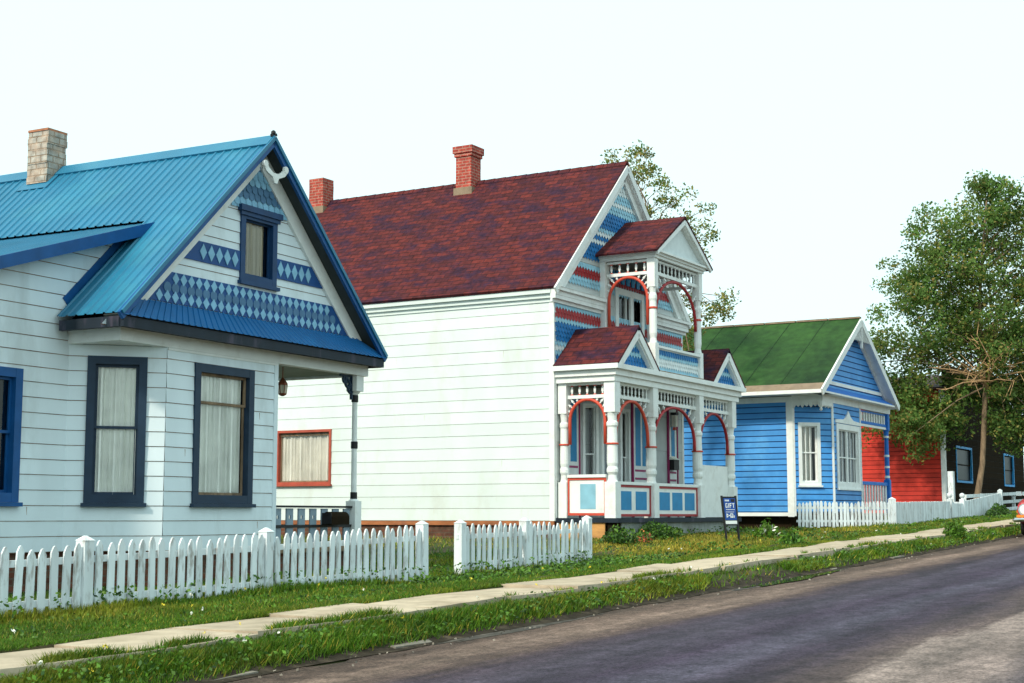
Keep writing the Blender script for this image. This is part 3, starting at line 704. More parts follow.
    b = MB(); b.box(PX0-.04, PX1+.03, PY-.05, YW-.001, 1.30, 1.39); b.build('porch_floor', M['fascia'], H, B)
    b = MB(); b.box(PX0+.0, PX0+.04, PY+.25, YW-.005, .55, 1.299); b.build('porch_side_skirt', M['ply'], H, B)
    b = MB()
    x = PX0+.3
    while x < PX1: b.box(x, min(x+.16, PX1), PY+.03, PY+.05+random.uniform(0,.01), .5, 1.299); x += .168
    b.build('porch_front_skirt', M['greyskirt'], H, B)
    for xa in (PX0+.02, 28.4, 30.84, 32.8):
        b = MB(); b.box(xa, xa+.18, PY+.0 if xa < 27 else PY+.06, PY+.2, .5, 1.298); b.build('porch_pier', M['brownwall'], H, B)
    # porch: posts, arches, friezes, rails
    r = .122
    posts = [(26.64, 13.24), (28.47, 13.24), (30.93, 13.24), (32.88, 13.24)]
    for x, y in posts: turned_post(H, B, x, y, 1.39, 4.12, r, (2.87,), M['orange'], sq_top=.62, sq_bot=.72)
    turned_post(H, B, 26.64, YW-.12, 1.39, 4.12, r*.8, (2.87,), M['orange'], sq_top=.62, sq_bot=.72)
    PF = Frame((0, 13.24), (40, 13.24)); PS = Frame((26.64, YW), (26.64, 13.24))
    bays = [(26.64+r, 28.47-r), (28.47+r, 30.93-r), (30.93+r, 32.88-r)]
    for a, c in bays:
        spindle_frieze(H, B, PF, a, c, 3.87, 4.07, 0, sp=.17); arcade(H, B, PF, a, c, 2.87, 3.78, 3.80, 0, M['orange'] if a < 27 else M['red'])
    sa, sb = .12+r*.8, PS.len-r
    spindle_frieze(H, B, PS, sa, sb, 3.87, 4.07, 0, sp=.165, accent=M['orange']); arcade(H, B, PS, sa, sb, 2.87, 3.78, 3.80, 0, M['orange'])
    def panel(F, a, c, z0, z1, insets, mb_, mi, o=0, border=True):
        p = MB(); p.fb(F, a, c, z0, z1, o-.03, o+.03, 0); p.fb(F, a-.0, c, z1, z1+.06, o-.06, o+.07, 0)
        if border:
            t = .05; p.fb(F, a, c, z1-t, z1-.002, o+.03, o+.045, 1); p.fb(F, a, c, z0, z0+t, o+.03, o+.045, 1)
            p.fb(F, c-t, c, z0+t, z1-t, o+.03, o+.044, 1); p.fb(F, a, a+t*.7, z0+t, z1-t, o+.03, o+.044, 1)
        for q0, q1 in insets: p.fb(F, a+(c-a)*q0, a+(c-a)*q1, z0+.13, z1-.13, o+.03, o+.036, 2)
        return p.build('rail_panel', [M['white'], mb_, mi], H, B)
    panel(PS, sa, sb, 1.44, 2.20, [(.32, .72)], M['orange'], M['panellight'])
    panel(PF, *bays[0], 1.42, 2.06, [(.09, .42), (.55, .88)], M['red'], M['panelblue'])
    panel(PF, *bays[1], 1.42, 2.06, [(.07, .33), (.39, .63), (.69, .93)], M['red'], M['panelblue'])
    p = MB(); p.fb(PF, bays[2][0], bays[2][1], 1.40, 2.58, -.05, -.02); p.build('plain_panel', M['white'], H, B)
    # porch cornice and flat roof
    b = MB()
    for (z0, z1, o) in ((4.12, 4.24, .02), (4.241, 4.36, .07), (4.361, 4.46, .16)):
        b.box(PX0-o, PX1+o+.1, PY+.02-o, PY+.20, z0, z1); b.box(PX0-o, PX0+.2, PY+.201, YW-.002, z0, z1); b.box(PX1-.1, PX1+o+.1, PY+.201, YW-.002, z0, z1)
    b.build('porch_cornice', M['white'], H, B)
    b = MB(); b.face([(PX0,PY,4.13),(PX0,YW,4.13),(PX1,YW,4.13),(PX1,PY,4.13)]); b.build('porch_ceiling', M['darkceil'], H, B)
    b = MB(); b.box(PX0+.05, PX1+.05, PY+.05, YW-.004, 4.462, 4.50); b.build('porch_roof', M['shingle'], H, B)
    # gablets over the porch ends
    for (x0, x1, yf) in ((26.36, 28.36, 12.96), (31.32, 33.36, 13.0)):
        xm = (x0+x1)/2; za, ze = 5.33, 4.475; k = MB()
        slab(k, (x0,yf,ze),(xm,yf,za),(xm,YW-.006,za),(x0,YW-.006,ze),.04); slab(k, (xm,yf,za),(x1,yf,ze),(x1,YW-.006,ze),(xm,YW-.006,za),.04)
        gr = k.build('gablet_roof', M['shingle'], H, B)
        G = Frame((0, yf+.14), (40, yf+.14)); sl_ = lambda z: xm-(za-.13-z)*(xm-x0)/(za-ze); sr_ = lambda z: xm+(za-.13-z)*(xm-x0)/(za-ze)
        k = MB(); k.prism(G, [(sl_(4.47),4.47),(sr_(4.47),4.47),(xm,5.12)], -.02, 0, 2)
        shingles(k, G, [(4.45,0,'dia'),(4.55,0,'dia'),(4.65,1,'dia'),(4.75,0,'dia'),(4.85,1,'dia'),(4.95,0,'dia'),(5.05,0,'dia')], .1, .13, lambda z: sl_(z)+.05, lambda z: sr_(z)-.05, .006)
        k.build('gablet_shingles', [M['shblue'], M['shlight'], M['white']], gr, B)
        k = MB(); k.bar((x0+.10,yf+.03,ze-.06),(xm,yf+.03,za-.165),.05,.15); k.bar((x1-.10,yf+.03,ze-.06),(xm,yf+.03,za-.165),.05,.15)
        k.bar((x1-.22,yf+.09,ze-.06),(xm,yf+.09,za-.27),.10,.06); k.bar((x0+.22,yf+.09,ze-.06),(xm,yf+.09,za-.27),.10,.06)
        k.build('gablet_bargeboard', M['white'], gr, B)
    # balcony
    BX0, BX1, BY = 28.50, 31.10, 13.12
    fp = [(BX0+.1, BY+.1), (BX1-.1, BY+.1)]
    def bpost(x, y, rr=.09):
        b = MB(); b.box(x-rr, x+rr, y-rr, y+rr, 4.47, 5.10); b.box(x-rr, x+rr, y-rr, y+rr, 6.30, 6.93)
        b.lathe((x,y), [(5.10,rr*.95),(5.2,rr*.75),(5.3,rr*.95),(5.75,rr*.9),(6.0,rr*.85),(6.05,rr),(6.12,rr),(6.18,rr*.75),(6.3,rr*.95)], 12)
        o = b.build('balcony_post', M['white'], H, B); c = MB(); c.lathe((x,y), [(5.83,rr),(5.84,rr*1.08),(5.865,rr*1.08),(5.875,rr)], 12); c.build('post_ring', M['orange'], o, B)
    for x, y in fp: bpost(x, y)
    for xa in (BX0, BX1-.22):
        b = MB(); b.box(xa, xa+.22, YW-.14, YW-.01, 4.5, 6.925); b.build('pilaster', M['white'], H, B)
    BF = Frame((0, BY+.1), (40, BY+.1)); BS = Frame((BX0+.1, YW), (BX0+.1, BY+.1)); BR = Frame((BX1-.1, BY+.1), (BX1-.1, YW))
    spindle_frieze(H, B, BF, BX0+.19, BX1-.19, 6.66, 6.87, 0, sp=.19); arcade(H, B, BF, BX0+.19, BX1-.19, 5.58, 6.56, 6.59, 0, M['red'])
    spindle_frieze(H, B, BS, .15, BS.len-.09, 6.66, 6.87, 0, sp=.17, accent=M['orange']); arcade(H, B, BS, .15, BS.len-.09, 5.5, 6.56, 6.59, 0, M['orange'])
    spindle_frieze(H, B, BR, .09, BR.len-.15, 6.66, 6.87, 0, sp=.17)
    for F, a, c in ((BF, BX0+.19, BX1-.19), (BS, .15, BS.len-.09), (BR, .09, BR.len-.15)):
        k = MB(); k.fb(F, a, c, 4.52, 5.0, -.03, .02, 2); k.fb(F, a-.05, c+.05, 5.0, 5.05, -.08, .10, 3); k.fb(F, a, c, 4.47, 4.53, -.04, .05, 3)
        shingles(k, F, [(4.49,1,'dia'),(4.58,2,'dia'),(4.67,2,'dia'),(4.76,1,'dia'),(4.84,0,'dia')], .09, .12, lambda z: a, lambda z: c, .022)
        k.build('balcony_panel', [M['shblue'], M['shlight'], M['shwhite'], M['white']], H, B)
    b = MB()
    for (z0, z1, o) in ((6.93, 6.99, .02), (6.991, 7.04, .06), (7.041, 7.085, .12)): b.box(BX0-o, BX1+o, BY-o, YW-.006, z0, z1)
    b.build('balcony_cornice', M['white'], H, B)
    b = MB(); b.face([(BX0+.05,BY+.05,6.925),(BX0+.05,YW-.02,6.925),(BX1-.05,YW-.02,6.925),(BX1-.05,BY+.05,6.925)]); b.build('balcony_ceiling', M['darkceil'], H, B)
    b = MB(); b.box(BX0, BX1, BY, YW-.01, 4.50, 4.515); b.build('balcony_floor', M['bark'], H, B)
    k = MB(); x0, x1, xm, yf, za, ze = 28.26, 31.34, 29.8, 12.96, 8.03, 7.06
    slab(k, (x0,yf,ze),(xm,yf,za),(xm,YW-.007,za),(x0,YW-.007,ze),.05); slab(k, (xm,yf,za),(x1,yf,ze),(x1,YW-.007,ze),(xm,YW-.007,za),.05)
    br = k.build('balcony_roof', M['shingle'], H, B)
    G = Frame((0, BY-.02), (40, BY-.02)); k = MB(); k.prism(G, [(x0+.25,7.087),(x1-.25,7.087),(xm,7.84)], -.03, 0); k.build('balcony_gable', M['shwhite'], br, B)
    k = MB()
    for xe, s_ in ((x0, 1), (x1, -1)):
        k.bar((xe+s_*.07,yf+.03,ze-.05),(xm,yf+.03,za-.135),.05,.10); k.bar((xe+s_*.2,yf+.10,ze+.0),(xm,yf+.10,za-.20),.10,.06)
    k.build('gable_bargeboard', M['white'], br, B)
    # balcony door and side light
    d = MB(); h0 = holes[0]
    d.fb(FR, 29.22, 29.36, 4.52, 6.48, 0, .05); d.fb(FR, 29.96, 30.12, 4.52, 6.48, 0, .05); d.fb(FR, 30.56, 30.68, 4.52, 6.48, 0, .05); d.fb(FR, 29.36, 29.96, 6.34, 6.48, 0, .049); d.fb(FR, 30.12, 30.56, 6.34, 6.48, 0, .049); d.fb(FR, 30.12, 30.56, 4.52, 4.9, 0, .049)
    do = d.build('balcony_door', M['white'], H, B)
    d = MB(); d.fb(FR, 29.36, 29.96, 4.52, 4.75, -.08, -.04); d.fb(FR, 29.36, 29.43, 4.75, 6.34, -.08, -.04); d.fb(FR, 29.89, 29.96, 4.75, 6.34, -.08, -.04); d.build('door_leaf', M['white'], do, B)
    d = MB(); d.fb(FR, 29.43, 29.89, 4.75, 6.34, -.075, -.065); d.fb(FR, 30.12, 30.56, 4.9, 6.34, -.075, -.065); d.build('pane', M['glass'], do, B)
    d = MB(); d.fb(FR, 29.2, 30.6, 4.5, 6.4, -.4, -.35); d.build('room_recess', M['dark'], do, B)
    # row of blue blocks above the balcony door
    d = MB()
    for k in range(7): d.fb(FR, 29.0+k*.26, 29.15+k*.26, 6.58, 6.86, .02, .05)
    d.build('blue_blocks', M['panelblue'], H, B)
    # ground floor behind the porch: bay, windows, panelled door
    BLf = Frame((27.46, YW-.001), (27.88, 14.16)); BCf = Frame((27.88, 14.16), (28.98, 14.16)); BRf = Frame((28.98, 14.16), (29.36, YW-.001))
    w = MB()
    siding(w, BLf, 0, BLf.len, 1.39, 4.12, .9, [(.16, .42, 1.75, 3.72)], g=.004); siding(w, BCf, 0, BCf.len, 1.39, 4.12, .9, [(.13, .97, 1.75, 3.72)], g=.004); siding(w, BRf, 0, BRf.len, 1.39, 4.12, .9, g=.004)
    w.build('bay_wall', [M['porchwall'], M['greyskirt']], H, B)
    window(H, B, BLf, .10, .48, 1.70, 3.78, M['white'], None, cw=.06, sill=0, meet=2.72, sashw=.025)
    window(H, B, BCf, .08, 1.02, 1.70, 3.78, M['white'], M['curtaindk'], cw=.08, sill=0, meet=3.15, gap=.1, sashw=.03)
    window(H, B, FR, 29.37, 29.91, 1.65, 3.80, M['white'], None, cw=.07, sill=0, meet=2.72, sashw=.03)
    def pan(a0, a1, cols, red):
        p = MB(); p.fb(FR, a0, a1, 1.39, 3.98, .009, .04, 0)
        for (q0, q1) in cols:
            for (z0, z1) in ((1.55, 2.13), (2.55, 3.86)): p.fb(FR, a0+(a1-a0)*q0, a0+(a1-a0)*q1, z0, z1, .04, .046, 1)
        for z in (2.24, 2.42): p.fb(FR, a0+.05, a1-.05, z, z+.045, .04, .05, 2)
        for q in red: p.fb(FR, q-.022, q+.022, 1.40, 3.98, .009, .06, 3)
        return p
    pan(26.95, 27.42, [(.22, .8)], (27.44,)).build('side_panel', [M['white'], M['panelblue'], M['magenta'], M['magenta']], H, B)
    dd = pan(30.08, 30.86, [(.10, .44), (.56, .90)], (30.02,)).build('front_door', [M['white'], M['panelblue'], M['magenta'], M['magenta']], H, B)
    pan(31.98, 32.42, [(.3, .75)], (31.96, 32.46)).build('side_panel', [M['white'], M['panelblue'], M['magenta'], M['magenta']], H, B)
    l = MB(); l.fb(FR, 32.06, 32.20, 3.80, 3.86, .05, .20, 1); l.fb(FR, 32.07, 32.19, 3.52, 3.79, .07, .18, 0); l.fb(FR, 32.10, 32.16, 3.44, 3.51, .09, .16, 2); l.build('porch_lamp', [M['petal'], M['black'], M['orange']], H, B)
    mo = S.thing('mailbox', 'small black and white mailbox fixed beside the panelled door under the red arched porch', 'mailbox', base=(32.1, YW-.06, 2.5)); mbb = (32.1, YW-.06, 2.5)
    l = MB(); l.fb(FR, 31.96, 32.24, 2.50, 2.74, .06, .18, 0); l.build('mailbox_shell', M['black'], mo, mbb)
    l = MB(); l.prism(lambda a, z, o: (31.95+o, YW-a, z), [(.05,2.742),(.20,2.742),(.05,2.83)], 0, .30); l.build('mailbox_lid', M['petal'], mo, mbb)
build_balcony_house()

# ================================================================== BLUE HOUSE WITH THE GREEN ROOF
def build_green_roof_house():
    S = Site(30.5, (42.8, 14.4, 1.0)); B = S.base
    H = S.thing('house', 'bright blue clapboard cottage with a green roof and white gable trim', 'house')
    XL, XM, XR, XP, YF, YC, YB = 39.97, 40.87, 43.42, 46.5, 13.5, 14.37, 24.5
    LS = Frame((XL, YB), (XL, YC)); FC = Frame((XL, YC), (XM, YF)); FR = Frame((XM, YF), (XR, YF)); GB = Frame((0, YF), (60, YF))
    sid = [M['siding3'], M['groove3']]; ex = .165; kw = dict(g=.028, dep=.014)
    w = MB(); siding(w, LS, 0, LS.len, 1.52, 4.70, ex, **kw); w.build('side_wall', sid, H, B)
    hc = (.17, .85, 2.28, 4.05); w = MB(); siding(w, FC, 0, FC.len, 1.52, 4.70, ex, [(hc[0]+.06, hc[1]-.06, hc[2]+.06, hc[3]-.06)], **kw); w.build('corner_wall', sid, H, B)
    hf = (.28, 2.42, 2.21, 4.06); w = MB(); siding(w, FR, 0, FR.len, 1.52, 4.70, ex, [(hf[0]+.06, hf[1]-.06, hf[2]+.06, hf[3]-.06)], **kw); w.build('front_wall', sid, H, B)
    XC = 42.8; half = lambda z: (7.12-z)/.655
    w = MB(); siding(w, GB, 0, 0, 4.78, 7.0, ex, sl=lambda z: XC-half(z), sr=lambda z: XC+half(z), **kw); w.build('gable_wall', sid, H, B)
    w = MB(); w.face([(XR,YF,1.5),(XR,YF+2.6,1.5),(XR,YF+2.6,4.8),(XR,YF,4.8)]); w.face([(XR,YF+2.6,1.5),(46,YF+2.6,1.5),(46,YF+2.6,4.8),(XR,YF+2.6,4.8)]); w.face([(46,YF+2.6,1.5),(46,YB,1.5),(46,YB,4.8),(46,YF+2.6,4.8)]); w.face([(46,YB,1.5),(XL,YB,1.5),(XL,YB,4.8),(46,YB,4.8)]); w.face([(46.2,YB,4.8),(39.4,YB,4.8),(XC,YB,7.1)])
    w.build('rear_wall', M['siding3'], H, B)
    for F, a0, a1, zz in ((LS, LS.len-.17, LS.len+.02, 1.40), (FC, -.02, .06, 1.42), (FC, FC.len-.04, FC.len+.015, 1.5), (FR, -.015, .04, 1.5), (FR, FR.len-.06, FR.len+.01, 1.5)):
        b = MB(); b.fb(F, a0, a1, zz, 4.70, 0, .03 if a0 > 0 else .026); b.build('corner_board', M['white'], H, B)
    b = MB(); b.fb(LS, 0, LS.len, 1.42, 1.52, -.01, .03); b.build('skirt_board', M['white'], H, B)
    b = MB(); b.fb(LS, 0, LS.len, 4.62, 4.78, 0, .035); b.box(XL-.02, XP, YF-.03, YF+.10, 4.62, 4.80); b.box(XL-.021, XL+.08, YF+.1, YC, 4.62, 4.80); b.face([(XL,YF,4.63),(XL,YC,4.63),(XM,YF,4.63)]); b.build('frieze', M['white'], H, B)
    window(H, B, FC, *hc, M['white'], M['curtain2'], cw=.10, meet=3.2, bars=(.42,.56), gap=.25)
    window(H, B, FR, *hf, M['white'], M['curtaindk'], cw=.16, meet=3.1, mull=((hf[0]+hf[1])/2,), bars=(.62,.95,1.72,2.05), gap=.0)
    b = MB(); c = (hf[0]+hf[1])/2
    b.prism(FR, [(hf[0]-.1,4.08),(hf[1]+.1,4.08),(hf[1]+.05,4.17),(c+.45,4.20),(c+.18,4.30),(c,4.46),(c-.18,4.30),(c-.45,4.20),(hf[0]-.05,4.17)], .0, .05); b.build('window_pediment', M['white'], H, B)
    # corner bracket work hanging under the overhanging corner
    b = MB(); T1 = Frame((XL, YC), (XL, YF)); T2 = Frame((XL, YF), (XM, YF))
    for F in (T1, T2):
        n = 7
        for k in range(n):
            a = (k+.5)*F.len/n; b.prism(F, [(a-F.len/n*.5,4.62),(a-F.len/n*.45,4.53),(a,4.45+.03*(k%2)),(a+F.len/n*.45,4.53),(a+F.len/n*.5,4.62)], -.02, .02)
    b.lathe((XL+.03, YF+.03), [(4.34,.01),(4.38,.05),(4.44,.03),(4.5,.06),(4.62,.06)], 8); b.build('bracket_fretwork', M['white'], H, B)
    # roof
    YE = 13.2; ap, eL, eR = (XC, 7.28), (39.10, 4.87), (46.5, 4.87)
    k = MB(); t = .09; q = (eL[0]+(ap[0]-eL[0])*t, eL[1]+(ap[1]-eL[1])*t)
    slab(k, (q[0],YE,q[1]),(ap[0],YE,ap[1]),(ap[0],YB+.3,ap[1]),(q[0],YB+.3,q[1]),.05,0); slab(k, (ap[0],YE,ap[1]),(eR[0],YE,eR[1]),(eR[0],YB+.3,eR[1]),(ap[0],YB+.3,ap[1]),.05,0)
    slab(k, (eL[0],YE,eL[1]),(q[0]-.001,YE,q[1]-.002),(q[0]-.001,YB+.3,q[1]-.002),(eL[0],YB+.3,eL[1]),.05,1)
    nrm = Vector((-(ap[1]-eL[1]), 0, ap[0]-eL[0])).normalized()
    for y in (14.5, 15.6, 16.75, 17.8, 18.9, 20, 21.1, 22.2):
        a = Vector((q[0], y, q[1]))+nrm*.006; c = Vector((ap[0], y-.25, ap[1]))+nrm*.006; k.bar(a, c, .022, .010, 2, up=nrm)
    y = YE
    while y < YB: k.box(XC-.09, XC+.09, y, y+.95, 7.25, 7.30+random.uniform(0,.012), 1); y += 1.0
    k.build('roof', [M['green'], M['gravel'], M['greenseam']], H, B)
    for s_, E_ in ((1, eL), (-1, eR)):
        b = MB(); b.bar((E_[0],YE-.02,E_[1]-.07),(XC,YE-.02,7.28-.13),.05,.19); b.bar((E_[0]+s_*.06,(YE+YF)/2,E_[1]-.09),(XC,(YE+YF)/2,7.28-.12),.34,.03); b.bar((E_[0]+s_*.25,YF-.03,E_[1]+.03),(XC,YF-.03,7.28-.20),.05,.12)
        b.build('bargeboard', M['white'], H, B)
    b = MB(); b.box(eL[0], XL+.02, YE, YB, 4.80, 4.84); b.box(eL[0]-.03, eL[0]+.02, YE, YB, 4.78, 4.88); b.box(eL[0], eR[0]-.5, YE-.03, YF, 4.80, 4.85); b.build('eave_board', M['white'], H, B)
    b = MB(); b.hexa([(eL[0]+.1,YE,4.852),(eR[0]-.4,YE,4.852),(eR[0]-.4,YF,4.852),(eL[0]+.1,YF,4.852),(eL[0]+.1,YE,4.86),(eR[0]-.4,YE,4.86),(eR[0]-.7,YF-.02,5.05),(eL[0]+.5,YF-.02,5.05)]); b.build('pent_roof', M['blue3'], H, B)
    b = MB(); b.fb(GB, XC-half(5.2)+.05, XC+half(5.2)-.05, 5.14, 5.24, .0, .03); b.build('gable_belt', M['white'], H, B)
    b = MB(); AF = Frame((0, YE-.01), (60, YE-.01)); pts = [(XC, 7.10)]
    n = 9
    prof = [(-.85, 6.55)] + [(-.85+1.7*k/(2*n), 6.62+.32*math.sin(math.pi*k/(2*n))+(.05 if k % 2 else -.03)) for k in range(1, 2*n)] + [(.85, 6.55)]
    poly = [(XC+a, z) for a, z in prof] + [(XC, 7.14)]
    b.prism(AF, poly, -.02, .02); b.bar((XC, YE-.01, 6.35), (XC, YE-.01, 7.05), .06, .06); b.build('apex_fretwork', M['white'], H, B)
    # porch
    px, py = XP-.12, YF+.08; p = MB(); p.box(px-.09, px+.09, py-.09, py+.09, 1.5, 2.55); p.box(px-.09, px+.09, py-.09, py+.09, 4.1, 4.62)
    p.lathe((px,py), [(2.55,.085),(2.62,.06),(2.9,.075),(3.8,.065),(4.0,.075),(4.1,.085)], 10); po = p.build('porch_post', M['blue3'], H, B)
    p = MB()
    for z in (2.64, 2.95, 3.3, 3.9): p.lathe((px,py), [(z-.04,.06),(z-.03,.082),(z+.03,.082),(z+.04,.06)], 10)
    p.build('post_collar', M['white'], po, B)
    PF = Frame((XR, py), (px-.09, py)); f = MB(); f.fb(PF, 0, PF.len, 4.20, 4.28, -.03, .03, 0); f.fb(PF, 0, PF.len, 4.55, 4.60, -.03, .03, 0)
    n = 11
    for k in range(n): a = (k+.5)*PF.len/n; f.fb(PF, a-.05, a+.05, 4.281, 4.549, -.02, .02, 1)
    f.fb(PF, 0, PF.len, 4.12, 4.19, -.03, .03, 1)
    f.build('spindle_frieze', [M['blue3'], M['white']], H, B)
    f = MB(); f.fb(PF, 0, PF.len, 2.36, 2.46, -.04, .04, 0); f.fb(PF, 0, PF.len, 1.6, 1.66, -.03, .03, 0)
    for k in range(10): a = (k+.5)*PF.len/10; f.fb(PF, a-.045, a+.045, 1.661, 2.359, -.02, .02, 1)
    f.build('porch_railing', [M['blue3'], M['white']], H, B)
    b = MB(); b.box(XR-.02, XP, YF, YF+2.6, 1.42, 1.5); b.build('porch_floor', M['bark'], H, B)
    foundation(H, B, [(XL+.25,YC+.2),(XM+.1,YF+.25),(XP-.1,YF+.25),(XP-.1,YB-.1),(XL+.25,YB-.1)], .6, 1.42, M['brownwall'])  # dark block stands for the shadowed open crawl space
build_green_roof_house()

# ================================================================== RED HOUSE BEHIND THE BIG TREE
def build_red_house():
    S = Site(29.5, (64, 16, 1.4)); B = S.base
    H = S.thing('house', 'red clapboard building with a brown front darkened as tree shade and cyan window frames behind the big tree', 'house')
    XL, XR, YF, YB = 57.3, 73.0, 13.5, 27
    LS = Frame((XL, YB), (XL, YF)); FR = Frame((XL, YF), (XR, YF)); x = lambda a: a-XL
    w = MB(); siding(w, LS, 0, LS.len, 1.5, 6.3, .17, g=.02, dep=.014); w.build('side_wall', [M['redsiding'], M['groove4']], H, B)
    w = MB(); hs = [(x(59.2), x(61.95), 2.72, 4.16), (x(68.3), x(70.5), 2.72, 4.18)]
    n = 60
    holes = [(a+.05, b-.05, c+.05, d-.05) for a, b, c, d in hs]
    siding(w, FR, 0, FR.len, 1.5, 7.2, .25, holes, g=.015, dep=.012); w.build('front_wall', [M['brownwall'], M['dark']], H, B)
    w = MB(); w.face([(XR,YF,1.5),(XR,YB,1.5),(XR,YB,6),(XR,YF,6)]); w.face([(XR,YB,1.5),(XL,YB,1.5),(XL,YB,6.4),(XR,YB,6)]); w.build('rear_wall', M['brownwall'], H, B)
    b = MB(); b.box(XL-.03, XL+.22, YF-.03, YF+.12, 1.5, 6.3); b.build('corner_board', M['white'], H, B)
    for h in hs: window(H, B, FR, *h, M['cyan'], None, cw=.085, sash=M['brownwall'], sill=0, pane=M['dimglass'])
    k = MB(); xm = 64.7; slab(k, (XL-.3,YF-.4,6.3),(xm,YF-.4,7.45),(xm,YB+.3,7.45),(XL-.3,YB+.3,6.3),.08); slab(k, (xm,YF-.4,7.45),(XR+.3,YF-.4,5.3),(XR+.3,YB+.3,5.3),(xm,YB+.3,7.45),.08); k.build('roof', M['brownroof'], H, B)
    b = MB(); b.bar((xm+1,YF-.42,7.03),(69.0,YF-.42,6.16),.05,.16); b.build('bargeboard', M['white'], H, B)
    foundation(H, B, [(XL+.1,YF+.1),(XR-.1,YF+.1),(XR-.1,YB-.1),(XL+.1,YB-.1)], 1.0, 1.5, M['found'])
build_red_house()

# ================================================================== GROUND, ROAD, PAVEMENT
def sm(a, b, x):
    t = np.clip((np.asarray(x, float)-a)/(b-a), 0, 1); return t*t*(3-2*t)
def off(x, y):
    """height above the climbing street line"""
    y = np.asarray(y, float); x = np.asarray(x, float)
    o = .15*sm(7.45, 8.0, y) + .09*sm(7.97, 8.08, y)
    dip = .085*sm(14, 17, x)*(1-sm(23.5, 27, x))*sm(9.3, 10.4, y)*(1-sm(11.5, 13, y))
    o = o - dip + .11*sm(10.8, 13.0, y)*sm(18, 25, x)*(1-sm(31, 34, x)) - .10*sm(31, 36, x)*sm(11, 12.5, y) - .10*sm(40, 46, x)*sm(9.5, 10.5, y)*0
    return o + .20*(1-sm(-6.6, -6.2, y))
def gh(x, y): return SLOPE*np.asarray(x, float) + off(x, y)

